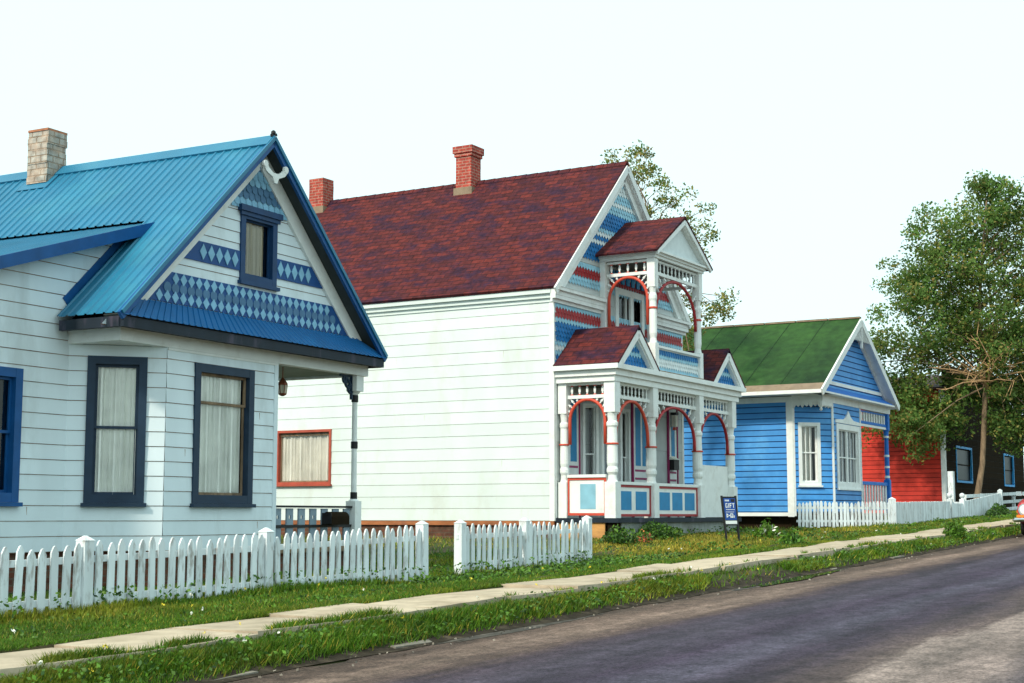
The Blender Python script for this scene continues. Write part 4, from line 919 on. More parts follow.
def ground_mats():
    m = mat('soil_and_turf', (.045,.055,.018), .95, .3, 3, (.10,.075,.045), .5, .9, bump=.5, bscale=12, spec=.1)
    return m
def road_mat():
    m = bpy.data.materials.new('asphalt'); m.use_nodes = True
    nt = m.node_tree; N = nt.nodes; L = nt.links; b = N['Principled BSDF']
    b.inputs['Specular IOR Level'].default_value = .12
    tc = N.new('ShaderNodeTexCoord'); sx = N.new('ShaderNodeSeparateXYZ'); L.new(tc.outputs['Object'], sx.inputs[0])
    mp = N.new('ShaderNodeMapping'); mp.inputs['Scale'].default_value = (.16, 1, 1); L.new(tc.outputs['Object'], mp.inputs[0])
    n = N.new('ShaderNodeTexNoise'); n.inputs['Scale'].default_value = 1.5; n.inputs['Detail'].default_value = 10; n.inputs['Roughness'].default_value = .68; L.new(mp.outputs[0], n.inputs['Vector'])
    a = N.new('ShaderNodeMath'); a.operation = 'MULTIPLY_ADD'; L.new(n.outputs['Fac'], a.inputs[0]); a.inputs[1].default_value = 1.3; L.new(sx.outputs['Y'], a.inputs[2])
    s = N.new('ShaderNodeMapRange'); L.new(a.outputs[0], s.inputs[0]); s.inputs[1].default_value = -6+.65; s.inputs[2].default_value = 8+.65
    r = N.new('ShaderNodeValToRGB'); L.new(s.outputs[0], r.inputs[0])
    y2 = lambda y: (y+6)/14
    stops = [(-6, (.07,.065,.065)), (-2, (.05,.05,.06)), (1.6, (.06,.06,.07)), (2.2, (.075,.07,.075)), (2.5, (.19,.17,.155)), (3.22, (.22,.20,.18)), (3.38, (.085,.072,.068)), (4.1, (.042,.036,.056)),
             (4.6, (.064,.066,.095)), (5.1, (.040,.034,.056)), (5.6, (.058,.056,.080)), (6.1, (.045,.038,.050)), (6.4, (.095,.075,.065)), (6.75, (.19,.155,.125)), (7.05, (.10,.08,.065)), (7.5, (.085,.07,.055))]
    cr = r.color_ramp
    cr.elements[0].position = y2(stops[0][0]); cr.elements[0].color = (*stops[0][1], 1)
    cr.elements[1].position = y2(stops[-1][0]); cr.elements[1].color = (*stops[-1][1], 1)
    for y, c in stops[1:-1]:
        e = cr.elements.new(y2(y)); e.color = (*c, 1)
    def nz(scale, det, src, lo, hi, a=.3, c=.7, rough=.6):
        q = N.new('ShaderNodeTexNoise'); q.inputs['Scale'].default_value = scale; q.inputs['Detail'].default_value = det; q.inputs['Roughness'].default_value = rough; L.new(src, q.inputs['Vector'])
        k = N.new('ShaderNodeMapRange'); k.inputs[1].default_value = a; k.inputs[2].default_value = c; k.inputs[3].default_value = lo; k.inputs[4].default_value = hi; L.new(q.outputs['Fac'], k.inputs[0]); return q, k.outputs[0]
    def mul(p, q):
        k = N.new('ShaderNodeMath'); k.operation = 'MULTIPLY'; L.new(p, k.inputs[0]); L.new(q, k.inputs[1]); return k.outputs[0]
    g, f1 = nz(30, 6, tc.outputs['Object'], .05, 1.75, .3, .7, .85)
    g2, f2 = nz(2.2, 10, mp.outputs[0], .50, 1.55, .3, .7, .7)
    g3, f3 = nz(5.5, 6, tc.outputs['Object'], .68, 1.36)
    vo = N.new('ShaderNodeTexVoronoi'); vo.feature = 'DISTANCE_TO_EDGE'; vo.inputs['Scale'].default_value = .42
    wv = N.new('ShaderNodeTexNoise'); wv.inputs['Scale'].default_value = 2.5; wv.inputs['Detail'].default_value = 6; L.new(tc.outputs['Object'], wv.inputs['Vector'])
    av = N.new('ShaderNodeMixRGB'); av.blend_type = 'ADD'; av.inputs[0].default_value = .55; L.new(tc.outputs['Object'], av.inputs[1]); L.new(wv.outputs['Color'], av.inputs[2]); L.new(av.outputs[0], vo.inputs['Vector'])
    ck = N.new('ShaderNodeMapRange'); ck.inputs[1].default_value = .004; ck.inputs[2].default_value = .014; ck.inputs[3].default_value = .86; ck.inputs[4].default_value = 1; L.new(vo.outputs['Distance'], ck.inputs[0])
    tot = mul(mul(f1, f2), mul(f3, ck.outputs[0]))
    v = N.new('ShaderNodeVectorMath'); v.operation = 'SCALE'; L.new(r.outputs[0], v.inputs[0]); L.new(tot, v.inputs['Scale'])
    tn = N.new('ShaderNodeVectorMath'); tn.operation = 'MULTIPLY'; tn.inputs[1].default_value = (1.12, .94, .92); L.new(v.outputs[0], tn.inputs[0])
    L.new(tn.outputs[0], b.inputs['Base Color'])
    rr = N.new('ShaderNodeMapRange'); rr.inputs[3].default_value = .62; rr.inputs[4].default_value = .9; L.new(g2.outputs['Fac'], rr.inputs[0]); L.new(rr.outputs[0], b.inputs['Roughness'])
    bp = N.new('ShaderNodeBump'); bp.inputs['Strength'].default_value = .5; bp.inputs['Distance'].default_value = .012; L.new(g.outputs['Fac'], bp.inputs['Height']); L.new(bp.outputs[0], b.inputs['Normal'])
    return m

def build_ground():
    xs = np.concatenate([np.linspace(-300, -40, 6), np.linspace(-30, 90, 121), np.linspace(110, 400, 8)])
    ys = np.concatenate([np.linspace(-300, -30, 5), np.linspace(-20, -6.7, 5), [-6.6, -6.5, -6.4, -6.3, -6.2], np.linspace(-5, 7, 7), np.linspace(7.4, 8.08, 11), [8.1, 8.3, 8.5, 8.7, 8.9, 8.98, 9.0], np.linspace(9.2, 14, 26), np.linspace(15, 40, 14), np.linspace(60, 350, 6)])
    X, Y = np.meshgrid(xs, ys, indexing='ij')
    Z = gh(X, Y) + rng.normal(0, .012, X.shape)*((Y > 9.1) | (Y < -6.2)) - .03*((Y > -6.25) & (Y < 7.46)) - .07*((Y > 8.09) & (Y < 8.99))
    v = np.stack([X, Y, Z], -1).reshape(-1, 3); ny = len(ys)
    f = [(i*ny+j, (i+1)*ny+j, (i+1)*ny+j+1, i*ny+j+1) for i in range(len(xs)-1) for j in range(ny-1)]
    me = bpy.data.meshes.new('ground'); me.from_pydata(v.tolist(), [], f); me.materials.append(ground_mats())
    o = bpy.data.objects.new('ground', me); COL.objects.link(o); tag(o, kind='structure')
    # road sheet with a ragged edge
    xs = np.concatenate([np.linspace(-200, -20, 10), np.linspace(-18, 60, 261), np.linspace(64, 300, 20)])
    edge = 7.50 + .07*np.sin(xs*1.7) + .05*np.sin(xs*4.1+1) + rng.normal(0, .025, xs.shape)
    b = MB(); ring = [[(x, y_, SLOPE*x + .004) for y_ in (-6.2, -3, 0, 3, 5.5, 7.0)] + [(x, e_, SLOPE*x+.006)] for x, e_ in zip(xs, edge)]
    for p, q in zip(ring[:-1], ring[1:]):
        for k in range(6): b.face([p[k], q[k], q[k+1], p[k+1]], 0)
    tag(b.build('road', road_mat()), kind='structure')
    # pavement slabs
    conc = mat('worn_concrete', (.48,.39,.285), .9, .16, 4, (.30,.235,.165), .45, 1.1, rnd=.10, bump=.35, bscale=25, spec=.15)
    b = MB(); x = -12.0
    while x < 62:
        L = random.uniform(1.2, 1.75); dz = random.uniform(-.010, .014); t1, t2 = random.uniform(-.012, .012), random.uniform(-.012, .012)
        y0, y1 = 8.0+random.uniform(-.03, .03), 9.06+random.uniform(-.05, .05)
        pt = lambda xx, yy, s, q: (xx, yy, SLOPE*xx+.245+dz+s*t1+q*t2)
        top = [pt(x+.016,y0,-1,-1), pt(x+L-.016,y0,1,-1), pt(x+L-.016,y1,1,1), pt(x+.016,y1,-1,1)]
        # ragged outline
        n = 6; P = []
        for k in range(4):
            a, c = Vector(top[k]), Vector(top[(k+1) % 4])
            for j in range(n):
                q = a.lerp(c, j/n); am = .02 if k % 2 == 0 else .006
                P.append((q.x+random.uniform(-am, am)*.3, q.y+random.uniform(-am, am), q.z))
        b.face(P, 0)
        m_ = len(P); r_ = random.random()
        for k in range(m_):
            p, q = P[k], P[(k+1) % m_]; b.face([(p[0],p[1],p[2]-.12), (q[0],q[1],q[2]-.12), q, p], 0, r_)
        x += L
    tag(b.build('pavement', conc), kind='structure')
    # broken kerb stones
    b = MB(); x = 5.0
    while x < 60:
        L = random.uniform(.5, 1.5)
        if random.random() < .22:
            h = random.uniform(.008, .028); y = 7.50+random.uniform(-.03, .05); w_ = random.uniform(.05, .10)
            z = SLOPE*x
            j = lambda: random.uniform(-.015, .015)
            b.hexa([(x,y+j(),z-.05),(x+L,y+j(),z+SLOPE*L-.05),(x+L,y+w_,z+SLOPE*L-.05),(x,y+w_,z-.05),(x,y+j(),z+h+j()),(x+L,y+j(),z+SLOPE*L+h+j()),(x+L,y+w_,z+SLOPE*L+h+.01),(x,y+w_,z+h+.01)])
        x += L+random.uniform(.0, .5)
    tag(b.build('kerb', mat('kerb_stone', (.25,.22,.18), .9, .3, 8, (.09,.08,.06), .6, 4, bump=.4)), kind='structure')
    b = MB(); xs_ = np.linspace(4, 60, 190); prev = None
    for x_ in xs_:
        e0, e1 = 7.42+.03*math.sin(x_*2.1)+random.gauss(0, .012), 7.74+.02*math.sin(x_*3.3)
        cur_ = [(x_, yy, float(SLOPE*x_+max(.15*sm(7.45, 8.0, yy), 0)+.011)) for yy in (e0, (e0+7.5)/2, 7.5, 7.6, e1)]
        if prev:
            for k in range(4): b.face([prev[k], cur_[k], cur_[k+1], prev[k+1]])
        prev = cur_
    tag(b.build('shaded_bank_soil', mat('shaded_gutter_soil', (.035,.028,.020), .95, .35, 7, (.09,.07,.05), .4, 5, bump=.6, spec=.08)), kind='structure')  # real soil strip, coloured darker for the shaded bank face
    # gutter puddle and damp silt
    def blob(name, x0, x1, yc, w_, dz, m):
        n = 40; pts = []
        for k in range(n):
            a = 2*math.pi*k/n; rr = 1+.18*math.sin(3*a+1)+.12*math.sin(7*a)
            x_ = (x0+x1)/2+(x1-x0)/2*math.cos(a)*rr; y_ = yc+w_*math.sin(a)*rr
            pts.append((x_, y_, SLOPE*x_+dz))
        bb = MB(); bb.face(pts); tag(bb.build(name, m), kind='structure')
    silt = mat('damp_silt', (.055,.045,.035), .75, .3, 6, (.12,.10,.08), .4, 3)
    blob('gutter_silt', 18.4, 24.2, 7.42, .20, .009, silt); blob('gutter_silt', 11.6, 14.8, 7.36, .09, .009, silt)
    blob('puddle', 19.4, 23.4, 7.30, .15, .017, M['water'])
build_ground()

# ------------------------------------------------------------------ fences
def picket(b, F, s, z0, z1, w, th=.02, lean=0.0, o=0.0, point=.75):
    h = w*point
    pts = [(s-w/2, z0), (s+w/2, z0), (s+w/2+lean, z1-h), (s+w*.18+lean, z1-h*.15), (s+lean, z1), (s-w*.18+lean, z1-h*.15), (s-w/2+lean, z1-h)]
    b.prism(F, pts, o, o+th)
def picket_fence(label, p0, p1, posts, ztop, zbot, sp, w, ball=(), slot=None, seed=1, group=None, ends=(0, 0), postw=.075, posth=.05, point=.75, jit=.016):
    random.seed(seed)
    F = Frame(p0, p1); base = (p0[0], p0[1], zbot(0))
    t = thing('picket_fence', label, 'fence', base, 0, group)
    n = int(F.len/sp); b = MB(); last = 0
    for k in range(n+1):
        s = (k+.5)*F.len/(n+1)
        if any(abs(s-q) < postw+w*.4 for q in posts): continue
        bay = sum(s > q for q in posts)
        if bay != last and b.v: b.build('picket_panel', M['fencewhite'], t, base); b = MB()
        last = bay
        picket(b, F, s+random.gauss(0, .004), zbot(s)+random.uniform(.0, .05), ztop(s)+random.gauss(-.01, jit), w*random.uniform(.93, 1.05), lean=random.gauss(0, jit*.66), o=.02, point=point)
    b.build('picket_panel', M['fencewhite'], t, base)
    for zz in (lambda s: ztop(s)-.17, lambda s: zbot(s)+.19):
        b = MB(); b.bar(F(0, zz(0), -.005), F(F.len, zz(F.len), -.005), .04, .065); b.build('rail', M['fencewhite'], t, base)
    for q in posts:
        b = MB(); pw = postw; z0, z1 = zbot(q)-.1, ztop(q)+posth; tl = random.gauss(0, .008)
        b.hexa([F(q-pw,z0,.065),F(q+pw,z0,.065),F(q+pw,z0,.065-2*pw),F(q-pw,z0,.065-2*pw),F(q-pw+tl,z1,.065),F(q+pw+tl,z1,.065),F(q+pw+tl,z1,.065-2*pw),F(q-pw+tl,z1,.065-2*pw)])
        c = F(q+tl, z1, .065-pw)
        if q in ball:
            b.lathe(c[:2], [(z1,.045),(z1+.03,.04)]+[(z1+.11-.085*math.cos(a), .085*math.sin(a)) for a in np.linspace(.5, 3.0, 8)], 10)
        else:
            k = pw*1.12
            b.hexa([F(q-k+tl,z1,.065+pw*.12),F(q+k+tl,z1,.065+pw*.12),F(q+k+tl,z1,.065-2*pw-pw*.12),F(q-k+tl,z1,.065-2*pw-pw*.12)]+[F(q+tl+a*.012,z1+pw*.75,.065-pw+c_*.012) for a, c_ in ((-1,1),(1,1),(1,-1),(-1,-1))])
        b.build('post', M['fencewhite'], t, base)
    return t
def lin(x0, z0, x1, z1): return lambda x: z0+(z1-z0)*(x-x0)/(x1-x0)
zt = lin(9.7, 1.165, 16.9, 1.315); zb = lambda x: float(gh(x, 10.9))+.02
picket_fence('long weathered white picket fence in front of the blue roofed cottage', (5.2, 10.9), (16.9, 10.9), [10.73-5.2, 13.53-5.2, 16.82-5.2, 7.95-5.2], lambda s: zt(s+5.2), lambda s: zb(s+5.2)-.03, .149, .087, seed=3, posth=.015, postw=.062)
zt2 = lin(17.68, 1.315, 21.75, 1.375)
picket_fence('short white picket fence beside the gap in front of the tall white wall', (17.72, 10.9), (21.82, 10.9), [.07, 19.66-17.72, 21.74-17.72], lambda s: zt2(s+17.72), lambda s: zb(s+17.72)-.03, .155, .086, seed=5, posth=.02, postw=.062)
picket_fence('small bright white picket fence in front of the blue house with the green roof', (38.0, 12.85), (40.25, 10.88), [2.95], lambda s: 1.81, lambda s: 1.10, .118, .074, seed=6, posth=.06)
picket_fence('white close boarded fence running on from the blue house to the ball topped gate posts', (40.4, 10.9), (46.9, 10.9), [6.42], lambda s: 1.81+s*.012, lambda s: gz(40.4+s, .18), .112, .113, ball=(6.42,), seed=7, posth=.06, point=.12, jit=.004)
picket_fence('white close boarded fence rising past the foot of the big tree', (48.45, 10.9), (54.5, 10.9), [.08, 5.97], lambda s: 1.89+s*.060, lambda s: gz(48.4+s, .18), .112, .113, ball=(.08,), seed=8, posth=.06, point=.12, jit=.004)
def small_gate():
    t = thing('garden_gate', 'narrow white gate between the two ball topped fence posts', 'gate', (46.95, 10.9, gz(47, .22)))
    b = MB(); F = Frame((46.97, 10.9), (48.42, 10.9))
    for k in range(13): picket(b, F, .06+k*.111, gz(47.6, .24), 1.86, .1, o=.02)
    b.build('picket_panel', M['fencewhite'], t, (46.95, 10.9, gz(47, .22)))
    b = MB(); b.fb(F, 0, F.len, 1.35, 1.42, -.03, .019); b.fb(F, 0, F.len, 1.58, 1.65, -.03, .019); b.build('rail', M['fencewhite'], t, (46.95, 10.9, gz(47, .22)))
small_gate()
def rail_fence():
    base = (46, 11.9, gz(46, .2)); t = thing('rail_fence', 'white post and rail fence in front of the shade-darkened brown house front', 'fence', base)
    F = Frame((53.5, 11.9), (82, 11.9))
    for h in (.92, .62, .34):
        b = MB(); b.bar(F(0, gz(51.5, h), 0), F(F.len, gz(80, h), 0), .05, .12); b.build('rail', M['fencewhite'], t, base)
    for k in range(10):
        s = .2+k*2.9; b = MB(); b.fb(F, s-.07, s+.07, gz(51.5+s, .1), gz(51.5+s, .98), -.15, -.03); b.build('post', M['fencewhite'], t, base)
    b = MB(); b.fb(Frame((55.6,12.9),(55.9,12.9)), 0, .24, gz(55,.2), 3.05, -.1, .1); b.build('tall_post', M['fencewhite'], t, base)
rail_fence()
random.seed(21)

# ------------------------------------------------------------------ foliage
def leaf_quads(P, size, flat=.0, aspect=.55):
    """P (n,3) centres -> (n,4,3) diamond leaves with random orientation"""
    n = len(P); d = rng.normal(size=(n, 3)); d[:, 2] *= (1-flat); d /= np.linalg.norm(d, axis=1, keepdims=True)
    e = rng.normal(size=(n, 3)); e -= (e*d).sum(1, keepdims=True)*d; e /= np.linalg.norm(e, axis=1, keepdims=True)
    s = (size*rng.uniform(.6, 1.35, n))[:, None]
    return np.stack([P-d*s*.5, P+e*s*.5*aspect+d*s*.05, P+d*s*.5, P-e*s*.5*aspect+d*s*.05], 1)

def tree(name, label, base, trunk, clumps, nleaf, crad, lsize, mats, radii, group=None, twigs=None, mix=.2, squash=.75, brad=.035, every=1):
    """trunk: points relative to the base; clumps: (n,3) relative centres"""
    t = thing(name, label, 'tree', base, 0, group); o0 = (0, 0, 0)
    b = MB(); tp = [Vector(p) for p in trunk]; b.tube(tp, radii, 9)
    for ci, c in enumerate(clumps):
        if ci % every: continue
        if every > 1 and c[2] < 4.8 and random.random() < .6: continue
        c = Vector(c); lo = tp[min(3, len(tp)-2)].z+(.9 if every > 1 else 0)
        hd = math.hypot(c.x-tp[3].x, c.y-tp[3].y); zt_ = min(max(c.z-.45*hd-random.uniform(.1, 1.0), lo+random.uniform(0, 2.2)), tp[-1].z-.05)
        best = max(k for k in range(len(tp)-1) if tp[k].z <= zt_); fr = (zt_-tp[best].z)/max(1e-3, tp[best+1].z-tp[best].z)
        a = tp[best].lerp(tp[best+1], fr); mid = a.lerp(c, .5)+Vector((random.gauss(0, .2), random.gauss(0, .2), .10*(c-a).length))
        L = (c-a).length; r0 = min(radii[best]*.5, brad+.007*L)
        b.tube([a, a.lerp(mid, .5)+Vector((random.gauss(0,.08), random.gauss(0,.08), 0)), mid, c], [r0, r0*.75, r0*.5, r0*.18], 5, cap=False)
    b.build('trunk', M['bark'], t, o0, smooth=True)
    C = np.asarray(clumps, float); n = len(C)
    idx = rng.integers(0, n, nleaf)
    cs = rng.uniform(.65, 1.25, n)*crad
    g = rng.normal(size=(nleaf, 3)); g /= np.linalg.norm(g, axis=1, keepdims=True); g *= rng.random((nleaf, 1))**.45
    P = C[idx] + g*cs[idx][:, None]*np.array([1, 1, squash])
    shade = np.clip(.5 + rng.normal(0, .18, n)[idx] + rng.normal(0, .15, nleaf), 0, 1)
    o = np_mesh('crown', leaf_quads(P, lsize), 4, mats, (rng.random(nleaf) < mix).astype(int), shade, t)
    if twigs is not None:
        k = MB()
        for a, c in twigs:
            a, c = Vector(a), Vector(c); k.tube([a, a.lerp(c, .5)+Vector((random.gauss(0,.2), random.gauss(0,.2), .1)), c], [.035, .026, .010], 5, cap=False)
            for _ in range(7):
                q = a.lerp(c, random.uniform(.35, 1)); e = q+Vector((random.gauss(0,.35), random.gauss(0,.35), random.gauss(.1,.3)))
                k.tube([q, e], [.014, .006], 4, cap=False)
        k.build('dead_branches', M['twig'], t, o0)
    return t

RV = np.array([math.sin(R(VIEW_AZ)), -math.cos(R(VIEW_AZ)), 0]); FV = np.array([math.cos(R(VIEW_AZ)), math.sin(R(VIEW_AZ)), 0])
def big_tree():
    base = np.array([56.9, 12.3, 1.45]); cl = []
    # an uneven crown of overlapping lobes: (right, forward, up, radius)
    lobes = [(-.3,.2,7.8,2.5), (.3,.5,10.1,2.1), (-1.9,-.2,7.4,1.9), (-2.6,.4,5.9,1.5), (1.6,.2,7.7,2.4), (3.0,.6,6.3,2.2), (1.2,.3,11.3,1.3), (-1.2,-.5,9.6,1.6), (2.2,.5,9.8,1.6), (-1.6,.3,4.4,1.3), (.8,-.8,5.8,1.6),
             (-2.9,.8,4.1,1.0), (-3.6,.4,3.3,.9), (-2.4,-.5,3.1,.9), (-1.3,.2,3.4,.8), (-3.9,.3,5.2,.8), (3.6,0,4.0,1.6), (2.4,.8,4.0,1.4), (5.0,.3,4.6,1.5), (5.4,.3,8.6,1.5), (-.6,.6,4.6,1.1), (-.9,.2,11.0,1.1), (2.5,.3,11.5,1.4), (3.9,.3,11.0,1.4), (-2.3,.3,9.0,1.0), (2.0,.9,5.4,1.5), (0,.9,6.6,1.8), (2.3,-.2,3.4,.8), (3.9,.2,3.1,1.0), (-1.9,.4,2.7,.7), (1.5,-.3,3.7,.8), (.8,.5,4.0,.8), (2.0,.2,2.9,.75), (-.7,.6,3.5,.7), (1.3,.3,12.2,1.0), (3.2,.3,12.3,.9), (.9,.2,12.4,.55), (3.2,.3,8.8,1.4), (4.6,.5,7.2,1.8), (4.2,.6,9.4,1.2)]
    for (r, f, u, rad) in lobes:
        n = int(8.5*rad**2.0)+3
        g = rng.normal(size=(n, 3)); g /= np.linalg.norm(g, axis=1, keepdims=True); g *= (rng.random((n, 1))**.4)*rad
        for q in g: cl.append(RV*(r+q[0]) + FV*(f+q[1]) + np.array([0, 0, u+q[2]*.95]))
    tr = [(0,0,-.1), tuple(RV*.05+[0,0,.6]), tuple(RV*.30+[0,0,1.9]), tuple(RV*.42+[0,0,3.4]), tuple(RV*.55+[0,0,5.2]), tuple(RV*.35+[0,0,7.2]), tuple(RV*.6+FV*.2+[0,0,9.4]), tuple(RV*.9+FV*.2+[0,0,12])]
    tw = []
    for r, u, L in ((-2.0,5.4,0), (-1.4,5.8,0), (-.9,4.9,0), (1.5,5.6,0), (-.2,6.6,0), (.9,6.2,0), (-1.6,4.5,0), (2.1,5.2,0), (-.4,5.3,0), (.2,5.9,0), (1.2,4.9,0)):
        tw.append((tuple(RV*.5-FV*.3+np.array([0,0,4.6+.25*abs(r)])), tuple(RV*r-FV*random.uniform(1.3,2.2)+np.array([0,0,u]))))
    tree('broadleaf_tree', 'large leafy green tree with a thin pale leaning trunk behind the white fence', tuple(base), tr, cl, 92000, .62, .14, [M['leafa'], M['leafb']], [.16,.125,.105,.10,.095,.08,.05,.03], twigs=tw, mix=.16, every=6, brad=.018)
big_tree()
def back_tree():
    base = np.array([37.5, 16.5, gz(37.5, .3)]); zb_ = base[2]; cl = []
    pts = [(-1.3,11.7),(-1.0,11.35),(-.6,11.0),(-2.0,11.2),(-1.7,10.9),(-.05,10.2),(.2,10.0),(.75,9.6),(.95,9.4),(-.5,10.0),(-.9,10.4),(.4,9.3),(1.0,9.0),(.9,8.6),(-1.2,10.9),(-.3,10.7),(-.2,9.4),(-.9,9.8),
           (1.3,7.2),(1.7,7.4),(1.0,6.9),(.6,6.5),(.45,6.1),(1.45,7.0),(.2,6.0),(.1,5.5),(.5,5.4),(.3,4.9),(-.2,5.2),(.1,6.6),(.5,7.3),(-.4,6.2),(-.5,7.0),(-1.2,8.6),(-.6,8.3),(.1,8.0)]
    for r, z in pts:
        for _ in range(2): cl.append(RV*(r*(.82 if z > 7.6 else .9)+.42+random.gauss(0,.13)) + FV*random.gauss(.2,.5) + np.array([0, 0, z+.12-zb_+random.gauss(0,.15)]))
    tr = [(0,0,-.1), tuple(RV*.05+[0,0,1.5]), tuple(-RV*.1+[0,0,3.5]), tuple(RV*.1+[0,0,5.0]), tuple(-RV*.15+[0,0,6.8]), tuple(-RV*.3+[0,0,8.6]), tuple(-RV*.9+[0,0,10.3])]
    tree('slender_tree', 'thin sparse tree with yellowing leaves showing above the red brown roof', tuple(base), tr, cl, 6500, .36, .095, [M['leafb'], M['leafa']], [.13,.12,.10,.085,.06,.04,.015], mix=.45, brad=.015)
back_tree()

def shrub(name, label, cat, x, y, rx, ry, h, n, size, mats, mix=0, group=None, stems=6, dz=0):
    z = float(gh(x, y)); t = thing(name, label, cat, (x, y, z), 0, group)
    g = rng.normal(size=(n, 3)); g /= np.linalg.norm(g, axis=1, keepdims=True); g *= rng.random((n, 1))**.4
    bump = 1+.25*np.sin(g[:, 0]*5+x)+.2*np.sin(g[:, 1]*7+y*3)
    P = np.stack([g[:, 0]*rx, g[:, 1]*ry, np.abs(g[:, 2])*h*bump + .02+dz], 1)
    np_mesh('foliage', leaf_quads(P, size), 4, mats, (rng.random(n) < mix).astype(int), None, t)
    b = MB()
    for k in range(stems):
        a = random.uniform(0, 6.28); q = random.uniform(.2, .7)
        b.tube([(0,0,-.05), (q*rx*.5*math.cos(a), q*ry*.5*math.sin(a), h*.4), (q*rx*math.cos(a), q*ry*math.sin(a), h*.8)], [.012,.008,.003], 4, cap=False)
    b.build('stem', M['bark'], t)
    return t
shrub('shrub', 'low green bush at the foot of the blue panelled porch', 'shrub', 28.3, 12.5, 1.0, .38, .27, 1700, .07, [M['leafdark'], M['weed']], .45)
shrub('shrub', 'small green bush beside the orange plywood at the porch corner', 'shrub', 25.9, 12.3, .50, .36, .28, 800, .07, [M['leafdark'], M['weed']], .4)
shrub('flower_clump', 'clump of orange flowers in front of the white arched porch', 'flowers', 26.6, 12.1, .22, .2, .20, 120, .075, [M['flower'], M['weed']], .55)
shrub('tall_weed', 'leafy pale weed standing by the blue sign', 'plant', 30.2, 10.9, .35, .3, .38, 260, .10, [M['weed'], M['petal']], .06)
shrub('tall_weed', 'broad leafed weed at the pavement edge right of the blue sign', 'plant', 27.9, 9.55, .45, .22, .24, 300, .10, [M['weed'], M['leafdark']], .2)
shrub('grass_tuft', 'tall bushy tuft of green grass on the verge before the red car', 'plant', 34.6, 7.95, .70, .25, .30, 1500, .07, [M['weed'], M['grass']], .5)
shrub('shrub', 'dark green bush against the close boarded fence near the red car', 'shrub', 51.5, 10.4, 1.6, .3, .30, 1300, .09, [M['leafdark'], M['weed']], .2)

